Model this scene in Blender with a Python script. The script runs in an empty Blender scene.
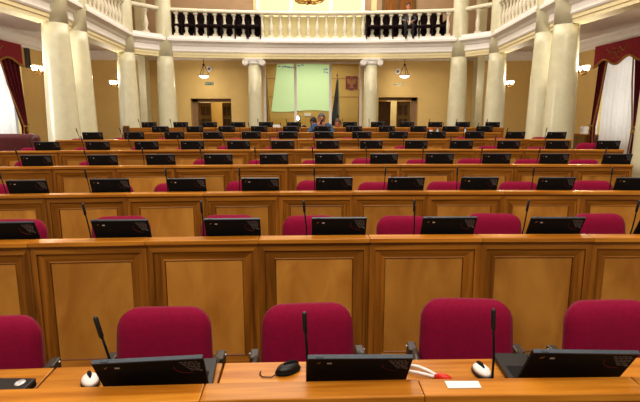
import bpy, bmesh, math, random
from mathutils import Vector, Matrix
random.seed(7)
PI = math.pi
S = bpy.context.scene
COL = S.collection
S.view_settings.view_transform = 'Standard'
S.view_settings.look = 'None'; S.view_settings.gamma = .92; S.view_settings.exposure = .06

# ------------------------------------------------------------------ camera
F = 490.0; CX, CY = 320.0, 201.0
PITCH = math.radians(9.95); TH = 7.0 / F
E = 1.704
FW = Vector((math.sin(TH) * math.cos(PITCH), math.cos(TH) * math.cos(PITCH), -math.sin(PITCH)))
RT = Vector((math.cos(TH), -math.sin(TH), 0)); UP = RT.cross(FW)
EYE = Vector((0, 0, E))
def ray(px, py): return FW + RT * ((px - CX) / F) + UP * ((CY - py) / F)
def at_y(px, py, Y):
    d = ray(px, py); return EYE + d * (Y / d.y)
def at_x(px, py, X):
    d = ray(px, py); return EYE + d * (X / d.x)
def at_z(px, py, Z):
    d = ray(px, py); return EYE + d * ((Z - E) / d.z)
cam = bpy.data.cameras.new('camera'); co = bpy.data.objects.new('camera', cam); COL.objects.link(co)
cam.sensor_width = 36; cam.lens = 36 * F / 640.0; cam.clip_start = 0.05; cam.clip_end = 200
co.location = EYE; co.rotation_euler = (PI / 2 - PITCH, 0, -TH)
S.camera = co

# ------------------------------------------------------------------ materials
def lin(r, g, b):
    f = lambda c: (c / 255 / 12.92) if c / 255 <= .04045 else ((c / 255 + .055) / 1.055) ** 2.4
    return (f(r), f(g), f(b), 1)
def newmat(name):
    m = bpy.data.materials.new(name); m.use_nodes = True
    nt = m.node_tree; return m, nt, nt.nodes['Principled BSDF']
def mat(name, c, rough=.5, metal=0, var=.12, scale=8, emit=None, es=0, sheen=0, spec=.5, bump=0):
    m, nt, b = newmat(name); N = nt.nodes; L = nt.links
    tc = N.new('ShaderNodeTexCoord'); nz = N.new('ShaderNodeTexNoise'); nz.inputs['Scale'].default_value = scale
    nz.inputs['Detail'].default_value = 4
    L.new(tc.outputs['Object'], nz.inputs['Vector'])
    cr = N.new('ShaderNodeValToRGB'); e = cr.color_ramp.elements
    e[0].position = .3; e[1].position = .7
    e[0].color = (c[0] * (1 - var), c[1] * (1 - var), c[2] * (1 - var), 1)
    e[1].color = (min(1, c[0] * (1 + var)), min(1, c[1] * (1 + var)), min(1, c[2] * (1 + var)), 1)
    L.new(nz.outputs['Fac'], cr.inputs['Fac']); L.new(cr.outputs['Color'], b.inputs['Base Color'])
    b.inputs['Roughness'].default_value = rough; b.inputs['Metallic'].default_value = metal
    b.inputs['Specular IOR Level'].default_value = spec
    if sheen: b.inputs['Sheen Weight'].default_value = sheen
    if emit: b.inputs['Emission Color'].default_value = emit; b.inputs['Emission Strength'].default_value = es
    if bump:
        bp = N.new('ShaderNodeBump'); bp.inputs['Strength'].default_value = bump; bp.inputs['Distance'].default_value = .01
        L.new(nz.outputs['Fac'], bp.inputs['Height']); L.new(bp.outputs['Normal'], b.inputs['Normal'])
    return m
def wood(name, c1, c2, grain='x', rough=.38, fine=1.0, spec=.4):
    m, nt, b = newmat(name); N = nt.nodes; L = nt.links
    tc = N.new('ShaderNodeTexCoord'); oi = N.new('ShaderNodeObjectInfo')
    mp = N.new('ShaderNodeMapping'); ad = N.new('ShaderNodeVectorMath'); ad.operation = 'ADD'
    ml = N.new('ShaderNodeMath'); ml.operation = 'MULTIPLY'; ml.inputs[1].default_value = 37
    L.new(oi.outputs['Random'], ml.inputs[0]); L.new(tc.outputs['Object'], ad.inputs[0]); L.new(ml.outputs[0], ad.inputs[1])
    L.new(ad.outputs[0], mp.inputs['Vector'])
    mp.inputs['Scale'].default_value = {'x': (1.5, 26, 26), 'z': (26, 26, 1.5), 'y': (26, 1.5, 26), 'f': (5, 5, 2.2)}[grain]
    nz = N.new('ShaderNodeTexNoise'); nz.inputs['Scale'].default_value = fine; nz.inputs['Detail'].default_value = 6
    nz.inputs['Distortion'].default_value = .6
    L.new(mp.outputs['Vector'], nz.inputs['Vector'])
    cr = N.new('ShaderNodeValToRGB'); e = cr.color_ramp.elements
    e[0].position = .32; e[1].position = .68; e[0].color = c1; e[1].color = c2
    L.new(nz.outputs['Fac'], cr.inputs['Fac'])
    hv = N.new('ShaderNodeHueSaturation'); mr = N.new('ShaderNodeMapRange')
    mr.inputs['To Min'].default_value = .86; mr.inputs['To Max'].default_value = 1.12
    L.new(oi.outputs['Random'], mr.inputs['Value']); L.new(mr.outputs['Result'], hv.inputs['Value'])
    L.new(cr.outputs['Color'], hv.inputs['Color']); L.new(hv.outputs['Color'], b.inputs['Base Color'])
    b.inputs['Roughness'].default_value = rough; b.inputs['Specular IOR Level'].default_value = spec
    return m
def glass(name):
    m, nt, b = newmat(name); N = nt.nodes; L = nt.links
    N.remove(b); out = N['Material Output']
    t = N.new('ShaderNodeBsdfTransparent'); g = N.new('ShaderNodeBsdfGlossy'); g.inputs['Roughness'].default_value = .03
    mx = N.new('ShaderNodeMixShader'); mx.inputs[0].default_value = .045
    t.inputs[0].default_value = (.95, .97, .93, 1)
    L.new(t.outputs[0], mx.inputs[1]); L.new(g.outputs[0], mx.inputs[2]); L.new(mx.outputs[0], out.inputs[0])
    return m
M = {}
M['wood_x'] = wood('wood_across', lin(132, 80, 20), lin(182, 118, 38), 'x', spec=.25)
M['wood_z'] = wood('wood_upright', lin(112, 66, 16), lin(168, 106, 34), 'z', spec=.2)
M['wood_top'] = wood('wood_top', lin(164, 98, 22), lin(206, 138, 46), 'x', rough=.3, spec=.3)
M['veneer'] = wood('veneer', lin(172, 112, 40), lin(204, 144, 62), 'f', rough=.5, spec=.25)
M['wood_groove'] = wood('wood_groove', lin(96, 52, 12), lin(128, 74, 22), 'x')
M['dark_wood'] = wood('dark_wood', lin(58, 38, 18), lin(92, 62, 30), 'z')
M['door_wood'] = wood('door_wood', lin(96, 70, 30), lin(130, 98, 46), 'z')
M['crimson'] = mat('crimson_fabric', lin(132, 0, 50), .85, sheen=.05, scale=60, var=.1, spec=.2)
M['crimson_back'] = M['crimson']
M['black'] = mat('black_plastic', lin(20, 19, 20), .45, scale=20)
M['blackm'] = mat('black_matte', lin(12, 11, 12), .75, scale=20, spec=.25)
M['edge'] = mat('lid_edge_sheen', lin(62, 72, 84), .35, scale=20)  # blue-grey paints the light caught on the lid's top edge
M['grey'] = mat('screen_grey', lin(78, 74, 68), .35, scale=20)
M['silver'] = mat('silver', lin(205, 205, 205), .3, .3, scale=20)
M['label_red'] = mat('label_red', lin(120, 22, 26), .5)
M['label_grey'] = mat('label_print', lin(112, 104, 104), .6)
M['steel'] = mat('steel', lin(130, 120, 110), .3, .8)
M['arm'] = mat('arm_plastic', lin(62, 52, 44), .4, scale=12)
M['marble'] = mat('marble', lin(216, 210, 178), .22, var=.05, scale=5)
M['marble_dark'] = mat('marble_dark', lin(206, 198, 160), .3, var=.06, scale=5)
M['white'] = mat('white_plaster', lin(242, 237, 230), .6, var=.02)
M['rail'] = mat('rail_plaster', lin(226, 218, 194), .55, var=.03)
M['cream'] = mat('cream_plaster', lin(232, 218, 172), .6, var=.03)
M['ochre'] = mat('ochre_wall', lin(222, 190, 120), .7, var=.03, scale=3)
M['sidewall'] = mat('side_wall', lin(210, 178, 112), .7, var=.03, scale=3)
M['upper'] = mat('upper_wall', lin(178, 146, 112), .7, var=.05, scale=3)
M['booth'] = mat('booth_wall', lin(208, 174, 92), .7, var=.05, scale=3)
M['ceil'] = mat('ceiling_plaster', lin(222, 208, 196), .7, var=.02)
M['reveal'] = mat('door_reveal', lin(150, 118, 84), .6)
M['floor'] = mat('floor_carpet', lin(92, 62, 40), .9, var=.15, scale=30)
M['screen'] = mat('projection', lin(196, 220, 178), .8, var=.02, emit=lin(196, 232, 180), es=.34)
M['blue_ink'] = mat('blue_ink', lin(70, 90, 200), .8)
M['brown_ink'] = mat('brown_ink', lin(96, 90, 50), .8)
M['pale'] = mat('pale_panel', lin(226, 214, 160), .6, var=.03)
M['glow_win'] = mat('lit_window', lin(240, 226, 170), .5, var=.03, emit=lin(255, 232, 165), es=.25)
M['velvet'] = mat('velvet', lin(96, 8, 26), .9, sheen=.3, scale=10, var=.3, spec=.15)
M['velvet_red'] = mat('velvet_red', lin(140, 14, 30), .85, sheen=.2, scale=10, var=.15, spec=.15)
M['gold'] = mat('gold', lin(190, 148, 60), .35, .7)
M['goldflat'] = mat('gold_thread', lin(166, 112, 40), .7)
M['leather'] = mat('leather', lin(84, 22, 24), .42, scale=6, var=.2)
M['bulb'] = mat('bulb_glass', lin(255, 246, 230), .4, emit=lin(255, 240, 222), es=9)
M['bowl'] = mat('bowl_glass', lin(250, 244, 240), .4, emit=lin(255, 240, 236), es=2.6)
M['brass'] = mat('brass', lin(150, 108, 44), .35, .8)
M['bronze'] = mat('bronze', lin(62, 48, 36), .45, .5)
M['green'] = mat('sign_green', lin(30, 92, 66), .6)
M['paper'] = mat('paper', lin(232, 230, 228), .7, var=.02)
M['red'] = mat('red_plastic', lin(206, 36, 20), .4)
M['bluecap'] = mat('blue_plastic', lin(40, 90, 190), .4)
M['water'] = mat('clear_bottle', lin(190, 205, 215), .15)
M['dark_seat'] = mat('dark_seat', lin(30, 12, 14), .8, spec=.2)
M['shield'] = mat('shield_red', lin(130, 22, 18), .7)
M['flag_black'] = mat('flag_black', lin(30, 28, 26), .8)
M['flag_blue'] = mat('flag_blue', lin(54, 92, 130), .8)
M['flag_yellow'] = mat('flag_yellow', lin(206, 166, 62), .8)
M['flag_white'] = mat('flag_white', lin(220, 214, 200), .8)
M['skin'] = mat('skin', lin(190, 128, 98), .55, var=.06, scale=30)
M['skin_red'] = mat('skin_ruddy', lin(196, 122, 92), .55, var=.06, scale=30)
M['jacket'] = mat('blue_jacket', lin(52, 80, 112), .8, var=.18, scale=18)
M['darkcloth'] = mat('dark_cloth', lin(30, 30, 36), .85)
M['greycloth'] = mat('grey_cloth', lin(112, 108, 112), .85)
M['hair_grey'] = mat('hair_grey', lin(92, 88, 84), .7, var=.5, scale=60)
M['hair_dark'] = mat('hair_dark', lin(34, 28, 24), .7, var=.4, scale=60)
M['hair_thin'] = mat('hair_thin', lin(92, 66, 48), .7, var=.3, scale=60)
M['eye'] = mat('eye', lin(40, 30, 26), .3)
M['glass'] = glass('clear_glass')
def sheer_mat():
    m, nt, b = newmat('sheer'); N = nt.nodes; L = nt.links
    out = N['Material Output']
    tr = N.new('ShaderNodeBsdfTranslucent'); tr.inputs[0].default_value = lin(240, 238, 240)
    mx = N.new('ShaderNodeMixShader'); mx.inputs[0].default_value = .5
    b.inputs['Base Color'].default_value = lin(236, 232, 230); b.inputs['Roughness'].default_value = .9
    L.new(b.outputs[0], mx.inputs[1]); L.new(tr.outputs[0], mx.inputs[2]); L.new(mx.outputs[0], out.inputs[0])
    return m
M['sheer'] = sheer_mat()

# ------------------------------------------------------------------ mesh builder
class MB:
    def __init__(s): s.v = []; s.f = []; s.m = []; s.sm = []
    def add(s, vs, fs, mi=0, smooth=False):
        o = len(s.v); s.v += [tuple(v) for v in vs]
        for f in fs: s.f.append(tuple(i + o for i in f)); s.m.append(mi); s.sm.append(smooth)
    def box(s, x0, x1, y0, y1, z0, z1, mi=0):
        v = [(x, y, z) for z in (z0, z1) for y in (y0, y1) for x in (x0, x1)]
        s.add(v, [(0, 2, 3, 1), (4, 5, 7, 6), (0, 1, 5, 4), (2, 6, 7, 3), (0, 4, 6, 2), (1, 3, 7, 5)], mi)
    def hexa(s, v, mi=0):   # 8 verts ordered as box
        s.add(v, [(0, 2, 3, 1), (4, 5, 7, 6), (0, 1, 5, 4), (2, 6, 7, 3), (0, 4, 6, 2), (1, 3, 7, 5)], mi)
    def tube(s, pts, r, n=8, mi=0, caps=True):
        pts = [Vector(p) for p in pts]; rs = r if isinstance(r, (list, tuple)) else [r] * len(pts)
        vs = []; prev = None
        for i, p in enumerate(pts):
            d = (pts[min(i + 1, len(pts) - 1)] - pts[max(i - 1, 0)]).normalized()
            a = prev if prev is not None else (Vector((1, 0, 0)) if abs(d.x) < .8 else Vector((0, 1, 0)))
            u = (a - d * a.dot(d)).normalized(); w = d.cross(u); prev = u
            for k in range(n):
                t = 2 * PI * k / n; vs.append(p + (u * math.cos(t) + w * math.sin(t)) * rs[i])
        fs = []
        for i in range(len(pts) - 1):
            for k in range(n):
                a = i * n + k; b = i * n + (k + 1) % n; fs.append((a, b, b + n, a + n))
        s.add(vs, fs, mi, True)
        if caps:
            s.add(vs[:n], [tuple(range(n))[::-1]], mi); s.add(vs[-n:], [tuple(range(n))], mi)
    def lathe(s, prof, n=24, c=(0, 0, 0), mi=0, sx=1, sy=1):
        vs = []; L = len(prof)
        for (r, z) in prof:
            for k in range(n):
                t = 2 * PI * k / n; vs.append((c[0] + r * math.cos(t) * sx, c[1] + r * math.sin(t) * sy, c[2] + z))
        fs = []
        for i in range(L - 1):
            for k in range(n):
                a = i * n + k; b = i * n + (k + 1) % n; fs.append((a, b, b + n, a + n))
        s.add(vs, fs, mi, True)
        s.add(vs[:n], [tuple(range(n))[::-1]], mi); s.add(vs[-n:], [tuple(range(n))], mi)
    def ball(s, c, r, n=12, mi=0, sc=(1, 1, 1)):
        vs = []; fs = []; m = n // 2 + 1
        for i in range(m + 1):
            ph = PI * i / m
            for k in range(n):
                t = 2 * PI * k / n
                vs.append((c[0] + r * sc[0] * math.sin(ph) * math.cos(t), c[1] + r * sc[1] * math.sin(ph) * math.sin(t), c[2] - r * sc[2] * math.cos(ph)))
        for i in range(m):
            for k in range(n):
                a = i * n + k; b = i * n + (k + 1) % n; fs.append((a, b, b + n, a + n))
        s.add(vs, fs, mi, True)
    def prism(s, poly, y0, y1, mi=0, smooth=False):   # poly in xz, extruded along y
        n = len(poly); vs = [(x, y0, z) for x, z in poly] + [(x, y1, z) for x, z in poly]
        s.add(vs, [tuple(range(n)), tuple(range(n, 2 * n))[::-1]], mi)
        s.add(vs, [(i + n, (i + 1) % n + n, (i + 1) % n, i) for i in range(n)], mi, smooth)
    def sweep(s, prof, frames, mis):  # prof [(o,z)], frames [(pos, outdir)] ; mis material per profile edge
        n = len(prof); vs = []
        for p, o in frames:
            for a, z in prof: vs.append((p[0] + o[0] * a, p[1] + o[1] * a, p[2] + z))
        for i in range(len(frames) - 1):
            for k in range(n):
                k2 = (k + 1) % n
                s.add([vs[i * n + k], vs[i * n + k2], vs[(i + 1) * n + k2], vs[(i + 1) * n + k]], [(0, 1, 2, 3)], mis[k])
        s.add(vs[:n], [tuple(range(n))], mis[0]); s.add(vs[-n:], [tuple(range(n))[::-1]], mis[0])
    def mesh(s, name, mats):
        me = bpy.data.meshes.new(name); me.from_pydata(s.v, [], s.f); me.update()
        for m in (mats if isinstance(mats, (list, tuple)) else [mats]): me.materials.append(m)
        for p, mi, sm in zip(me.polygons, s.m, s.sm): p.material_index = mi; p.use_smooth = sm
        bm = bmesh.new(); bm.from_mesh(me); bmesh.ops.remove_doubles(bm, verts=bm.verts, dist=1e-5)
        bmesh.ops.recalc_face_normals(bm, faces=bm.faces); bm.to_mesh(me); bm.free()
        return me
    def build(s, name, mats, parent=None, bevel=0):
        o = bpy.data.objects.new(name, s.mesh(name, mats)); COL.objects.link(o)
        if parent is not None: o.parent = parent
        if bevel:
            b = o.modifiers.new('bevel', 'BEVEL'); b.width = bevel; b.segments = 2; b.limit_method = 'ANGLE'
        return o
def tag(o, label, cat, group=None):
    o['label'] = label; o['category'] = cat
    if group: o['group'] = group
    return o
def struct(o): o['kind'] = 'structure'; return o
def thing(name, label, cat, loc=(0, 0, 0), rz=0, group=None):
    o = bpy.data.objects.new(name, None); COL.objects.link(o); o.empty_display_size = .1
    o.location = loc; o.rotation_euler = (0, 0, rz); return tag(o, label, cat, group)
def dup(root, loc, rz, label, group=None):
    def cp(o, par):
        c = o.copy(); COL.objects.link(c)
        if par is not None: c.parent = par
        for ch in KIDS.get(o.name, []): cp(ch, c)
        return c
    r = cp(root, None); r.location = loc; r.rotation_euler = (0, 0, rz); r['label'] = label
    if group: r['group'] = group
    return r
KIDS = {}
def regkids():
    KIDS.clear()
    for o in COL.objects:
        if o.parent: KIDS.setdefault(o.parent.name, []).append(o)
ORD = ['first', 'second', 'third', 'fourth', 'fifth', 'sixth', 'seventh', 'eighth', 'ninth', 'tenth', 'eleventh', 'twelfth', 'thirteenth', 'fourteenth', 'fifteenth']
ROWN = ['front', 'second', 'third', 'fourth', 'fifth', 'sixth', 'seventh', 'eighth']
def place(i, n):
    if i == n - 1: return 'rightmost'
    if i == 0: return 'leftmost'
    return ORD[i] + ' from the left'

# ------------------------------------------------------------------ rows
YPIX = [380.5, 235, 190.5, 164, 149, 138.8, 132.2, 127.3]
ROW = []
for n in range(8):
    d = .13 + 1.433 * (n + 1)
    p = EYE + ray(320, YPIX[n]) * d
    ROW.append((p.y, p.z))
def yrow(n, X): return ROW[n][0] + .024 * X - X * X / 84.0
def rzrow(n, X): return math.atan(.024 - X / 42.0)
H = .87
def tier(n): return ROW[n][1] - H
def onrow(n, px, off=0.0, py=None):
    d = ray(px, YPIX[n] if py is None else py); X = 0
    for _ in range(8):
        Y = yrow(n, X) + off; X = d.x * Y / d.y
    return X
LIDS = [[-57, 150, 360, 573, 783],
        [5, 120, 232, 339, 449, 557, 667],
        [26, 109, 186, 260, 334, 406, 480, 556.5, 635],
        [35.5, 102, 160, 218, 273.5, 329, 384, 440, 497, 555, 618],
        [46, 97, 146, 192, 238.5, 282.5, 327.5, 371.5, 416.5, 462, 509, 558, 609],
        [92, 133.5, 174, 212.5, 251, 288, 324, 362, 398.5, 436.5, 475, 516, 557],
        [160, 194.5, 226.5, 259, 291, 322.5, 354, 387, 418.5, 451, 485],
        [148.8, 180.5, 209.5, 238, 266, 294, 322, 350, 378, 407, 435.5, 463, 493]]
ENDS = [(None, None), (None, None), (None, None), (None, 629), (1.5, 621), (57, 570), (123, 500), (123, 503)]
CHAIRS = [[-13, 163, 308, 467, 612],
          [13, 119, 228, 310, 405, 495, 602],
          [-16, 110, 173, 245, 316, 378, 448, 521, 595],
          [27, 92.5, 207, 262, 316, 367, 422, 474, 532, 587],
          [30, 85, 141, 187, 228, 276, 320, 407, 492, 541, 592],
          [79, 122, 166, 238, 277, 320, 351, 467, 503, 544],
          [251, 283, 347, 411],
          []]
DX = .16

# ---- desk units
def desk_unit(n, X, w, label):
    z0 = tier(n); drop = .0 if n == 0 else tier(n) - tier(n - 1)
    t = thing('desk_unit', label, 'desk', (X, yrow(n, X), z0), rzrow(n, X), 'panelled desk units in rows')
    g = .0012; a = w / 2 - g
    m = MB(); m.box(-a, a, -.10, -.002, H - .028, H); m.build('counter_ledge', M['wood_top'], t, bevel=.004)
    m = MB(); m.box(-a, a, .0, .37, H - .158, H - .130); m.build('worktop', M['wood_top'], t, bevel=.004)
    # moulded frame: rings (inset, y)
    zt = H - .029; zb = .012
    def ring(i, y): return [(-a + i[0], y, zb + i[2]), (a - i[0], y, zb + i[2]), (a - i[0], y, zt - i[1]), (-a + i[0], y, zt - i[1])]
    m = MB()
    R = [ring((0, 0, 0), -.045), ring((0, 0, 0), -.082), ring((.034, .045, .05), -.082), ring((.036, .047, .052), -.073),
         ring((.050, .061, .066), -.070), ring((.090, .097, .106), -.058), ring((.096, .103, .112), -.061), ring((.102, .109, .118), -.052)]
    for i in range(len(R) - 1):
        for k in range(4):
            k2 = (k + 1) % 4
            mi = 2 if i in (2, 6) else (0 if k in (0, 2) else 1)
            m.add([R[i][k], R[i][k2], R[i + 1][k2], R[i + 1][k]], [(0, 1, 2, 3)], mi)
    m.build('front_frame', [M['wood_x'], M['wood_z'], M['wood_groove']], t)
    m = MB(); x0 = a - .1; m.box(-x0, x0, -.054, -.046, zb + .112, zt - .104); m.build('inset_panel', M['veneer'], t)
    m = MB(); m.box(-a, a, -.044, -.024, .0, H - .03); m.build('back_board', M['wood_x'], t)
    for s in (-1, 1):
        m = MB(); x = s * a; m.box(min(x, x - s * .022), max(x, x - s * .022), -.022, .33, 0, H - .16); m.build('side_panel', M['wood_z'], t)
    return t
UNITS = []
for n in range(8):
    lx = [onrow(n, p) for p in LIDS[n]]; ux = [x - DX for x in lx]
    b = [(ux[i] + ux[i + 1]) / 2 for i in range(len(ux) - 1)]
    l, r = ENDS[n]
    b = [onrow(n, l) if l is not None else ux[0] - (ux[1] - ux[0]) / 2] + b + [onrow(n, r) if r is not None else ux[-1] + (ux[-1] - ux[-2]) / 2]
    N_ = len(ux); UNITS.append((lx, ux, b))
    for i in range(N_):
        desk_unit(n, (b[i] + b[i + 1]) / 2, b[i + 1] - b[i],
                  'honey brown panelled desk unit, %s in the %s row' % (place(i, N_), ROWN[n]))

# ---- laptops
WT = H - .130
def laptop_master():
    t = thing('laptop', '', 'laptop')
    m = MB(); m.box(-.168, .168, .0, .232, .004, .024, 0)
    m.box(-.15, .15, .03, .13, .0241, .0255, 1); m.box(-.045, .045, .15, .21, .0241, .0248, 1)
    for sx in (-.15, .15):
        for sy in (.015, .215): m.box(sx - .01, sx + .01, sy - .006, sy + .006, 0, .005, 1)
    m.build('base', [M['black'], M['blackm']], t, bevel=.003)
    lid = MB(); lid.box(-.168, .168, -.006, .006, .0, .232, 0)
    lo = lid.build('lid', [M['blackm']], t, bevel=.003)
    lo.location = (0, -.002, .026); lo.rotation_euler = (math.radians(15), 0, 0)
    e = MB(); e.box(-.167, .167, -.0072, .0062, .2305, .2365); e.box(-.14, -.118, -.005, .004, .2365, .239); e.build('lid_rim', M['edge'], lo, bevel=.001)
    sc = MB(); sc.box(-.155, .155, .0061, .0068, .015, .215); sc.build('screen', M['grey'], lo)
    b = MB(); b.hexa([(-.137, -.0072, .198), (-.128, -.0072, .202), (-.137, -.006, .198), (-.128, -.006, .202), (-.135, -.0072, .203), (-.124, -.0072, .210), (-.135, -.006, .203), (-.124, -.006, .210)])
    b.build('emblem', M['goldflat'], lo)
    b = MB(); b.box(-.105, -.09, -.0072, -.006, .196, .204); b.build('sticker', M['silver'], lo)
    st = MB()
    cx, cz, rr = .168 - .045, .225 - .04, .05
    pts = []
    for k in range(13):
        t_ = PI * .92 + k / 12 * PI * .62
        pts.append((cx + rr * math.cos(t_), -.0066, max(.13, cz + rr * math.sin(t_) * .8)))
    st.tube(pts, .0011, 5, 0)
    for k in range(6):
        z = .214 - k * .0105; x0 = .092 + k * .006
        x = x0
        for q in range(4):
            ln = .008 + random.random() * .010
            if x + ln > .158: break
            st.box(x, x + ln, -.0072, -.006, z, z + .0042, 1); x += ln + .004
    st.box(.15, .159, -.0072, -.006, .155, .164, 1)
    st.build('rating_label', [M['label_red'], M['label_grey']], lo)
    return t
lapcopies = []
LM = laptop_master(); regkids()
first = True
LAPGREY = {(6, 322.5), (5, 9)}
for n in range(8):
    vis = [p for p in LIDS[n] if not (n == 0 and (p < 0 or p > 700)) and not (n == 7 and p == 322)]
    for i, p in enumerate(vis):
        X = onrow(n, p) + 0.0
        rz = rzrow(n, X) + random.uniform(-.03, .03)
        if n == 0: rz += {150: .035, 360: .0, 573: -.03}[p]; X += {150: -.012, 360: 0, 573: .035}[p]
        tilt = math.radians([38, 27, 21, 17, 15, 15, 15, 15][n] + random.uniform(-1.5, 1.5)); tilt = {150: .60, 360: .66, 573: .60}[p] if n == 0 else tilt; yo = .035 + .13 * math.tan(tilt) + random.uniform(0, .006)
        loc = (X, yrow(n, X) + yo, tier(n) + WT + .0005)
        lb = 'black laptop with raised lid, %s on the %s desk row' % (place(i, len(vis)), ROWN[n])
        if first:
            LM.location = loc; LM.rotation_euler = (0, 0, rz); LM['label'] = lb; LM['group'] = 'laptops on the desk rows'; first = False; lp = LM
        else:
            lp = dup(LM, loc, rz, lb, 'laptops on the desk rows')
        lapcopies.append((lp, tilt))

lids = {o.parent: o for o in COL.objects if o.parent and o.name.split('.')[0] == 'lid'}
for lp, tilt in lapcopies: lids[lp].rotation_euler = (tilt, 0, 0)

# ---- microphones
def mic_master():
    t = thing('gooseneck_microphone', '', 'microphone')
    m = MB(); m.lathe([(.028, 0), (.028, .012), (.012, .02), (.008, .03)], 14); m.build('base', M['blackm'], t)
    m = MB(); m.tube([(0, 0, .028), (0, 0, .1), (.002, 0, .16), (.0, 0, .22), (-.002, 0, .262)], .0042, 8); m.build('gooseneck', M['blackm'], t)
    m = MB(); m.tube([(-.002, 0, .255), (-.003, 0, .262), (-.004, 0, .325), (-.004, 0, .332)], [.005, .0078, .0078, .005], 10); m.build('capsule', M['black'], t)
    return t
MM = mic_master(); regkids(); first = True
MICS0 = {0: [(110, -.19), (307.5, -.02), (503.5, -.04)]}
for n in range(8):
    if n == 0: lst = [(onrow(0, p), ln) for p, ln in MICS0[0]]
    else:
        lst = []
        for p in LIDS[n]:
            if n == 7 and p == 322: continue
            if n == 1 and p == 5: continue
            X = onrow(n, p)
            ln = (X / 6.0) * .35 + random.uniform(-.09, .09)
            lst.append((X - .19 + random.uniform(-.02, .01), ln))
    for i, (X, ln) in enumerate(lst):
        loc = (X, yrow(n, X) + .085, tier(n) + WT + .0005)
        lb = 'thin black gooseneck microphone, %s on the %s desk row' % (place(i, len(lst)), ROWN[n])
        if first: MM.location = loc; o = MM; o['label'] = lb; o['group'] = 'gooseneck microphones'; first = False
        else: o = dup(MM, loc, 0, lb, 'gooseneck microphones')
        o.rotation_euler = (random.uniform(-.05, .08), ln, rzrow(n, X))

# ---- chairs
def cushion(w, h, t, bulge, name, mats, parent, tilt=0, loc=(0, 0, 0), topw=.93, rc=.09):
    nx, nz = 14, 14; vs = []; fs = []
    def outline(u, v):  # u,v in -1..1 to rounded-rectangle coordinates
        x = u * w / 2; z = v * h / 2
        ax, az = w / 2 - rc, h / 2 - rc
        if abs(x) > ax and abs(z) > az:
            dx, dz = abs(x) - ax, abs(z) - az; m_ = max(dx, dz); L = math.hypot(dx, dz)
            if L > 0: k = m_ / L; x = math.copysign(ax + dx * k, x); z = math.copysign(az + dz * k, z)
        x *= 1 - (1 - topw) * (v + 1) / 2
        return x, z
    for side in (-1, 1):
        for j in range(nz + 1):
            for i in range(nx + 1):
                u = -1 + 2 * i / nx; v = -1 + 2 * j / nz
                x, z = outline(u, v)
                e = (1 - u ** 6) * (1 - v ** 6)
                y = side * (t / 2 * (.45 + .55 * e ** .5) + (bulge * e if side < 0 else 0)) + .05 * (u * u) * -.3
                vs.append((x, y, z))
    off = (nx + 1) * (nz + 1)
    for s in (0, 1):
        for j in range(nz):
            for i in range(nx):
                a = s * off + j * (nx + 1) + i; q = (a, a + 1, a + nx + 2, a + nx + 1); fs.append(q if s == 0 else q[::-1])
    edge = [i for i in range(nx + 1)] + [j * (nx + 1) + nx for j in range(1, nz + 1)] + [nz * (nx + 1) + i for i in range(nx - 1, -1, -1)] + [j * (nx + 1) for j in range(nz - 1, 0, -1)]
    for k in range(len(edge)):
        a, b = edge[k], edge[(k + 1) % len(edge)]; fs.append((a, a + off, b + off, b))
    m = MB(); m.add(vs, fs, 0, True); o = m.build(name, mats, parent); o.location = loc; o.rotation_euler = (tilt, 0, 0); return o
def chair_master():
    t = thing('armchair', '', 'chair')   # local y: backrest front at 0, user faces -y
    cushion(.43, .50, .07, .02, 'backrest', M['crimson'], t, tilt=-.12, loc=(0, .03, .618))
    cushion(.46, .44, .09, .02, 'seat', M['crimson'], t, tilt=PI / 2, loc=(0, -.22, .455), topw=1)
    for s in (-1, 1):
        m = MB()
        m.tube([(s * .20, .07, .36), (s * .226, .05, .40), (s * .232, .045, .59), (s * .23, .0, .64), (s * .235, -.10, .645), (s * .235, -.15, .63)], [.012, .014, .014, .016, .016, .012], 8)
        m.tube([(s * .22, -.14, .40), (s * .235, -.14, .5), (s * .235, -.14, .625)], .012, 8)
        m.build('armrest', M['arm'], t)
        b = MB(); b.box(s * .238 - .02, s * .238 + .02, -.01, .075, .585, .653); b.build('armrest_joint', M['arm'], t, bevel=.006)
        b = MB(); b.ball((s * .259, .05, .64), .006, 8); b.build('bolt', M['silver'], t)
    m = MB(); m.tube([(0, -.2, .09), (0, -.2, .40)], .028, 12); m.box(-.1, .1, -.3, -.1, .39, .405)
    for k in range(5):
        a = 2 * PI * k / 5 + .3; m.tube([(0, -.2, .10), (.24 * math.cos(a), -.2 + .24 * math.sin(a), .055)], [.024, .014], 8)
        m.ball((.24 * math.cos(a), -.2 + .24 * math.sin(a), .026), .026, 10)
    m.build('swivel_base', M['black'], t)
    return t
CM = chair_master(); regkids(); first = True
JZ = {(0, -13): -.025, (0, 467): .02, (0, 612): .012, (1, 405): -.02, (4, 592): .07}
for n in range(8):
    for i, p in enumerate(CHAIRS[n]):
        off = .58 + random.uniform(-.01, .02)
        X = onrow(n, p, off, py=YPIX[n] - 20 if n else 340)
        loc = (X, yrow(n, X) + off, tier(n) + max(0, JZ.get((n, p), 0)) * 0 + .001)
        lb = 'crimson upholstered armchair, %s behind the %s desk row' % (place(i, len(CHAIRS[n])), ROWN[n])
        rz = rzrow(n, X) + random.uniform(-.08, .08)
        if first: CM.location = loc; CM.rotation_euler = (0, 0, rz); CM['label'] = lb; CM['group'] = 'crimson armchairs'; first = False; o = CM
        else: o = dup(CM, loc, rz, lb, 'crimson armchairs')
        dz = JZ.get((n, p), random.uniform(-.012, .012)); o.scale = (1, 1, 1 + dz)

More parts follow.
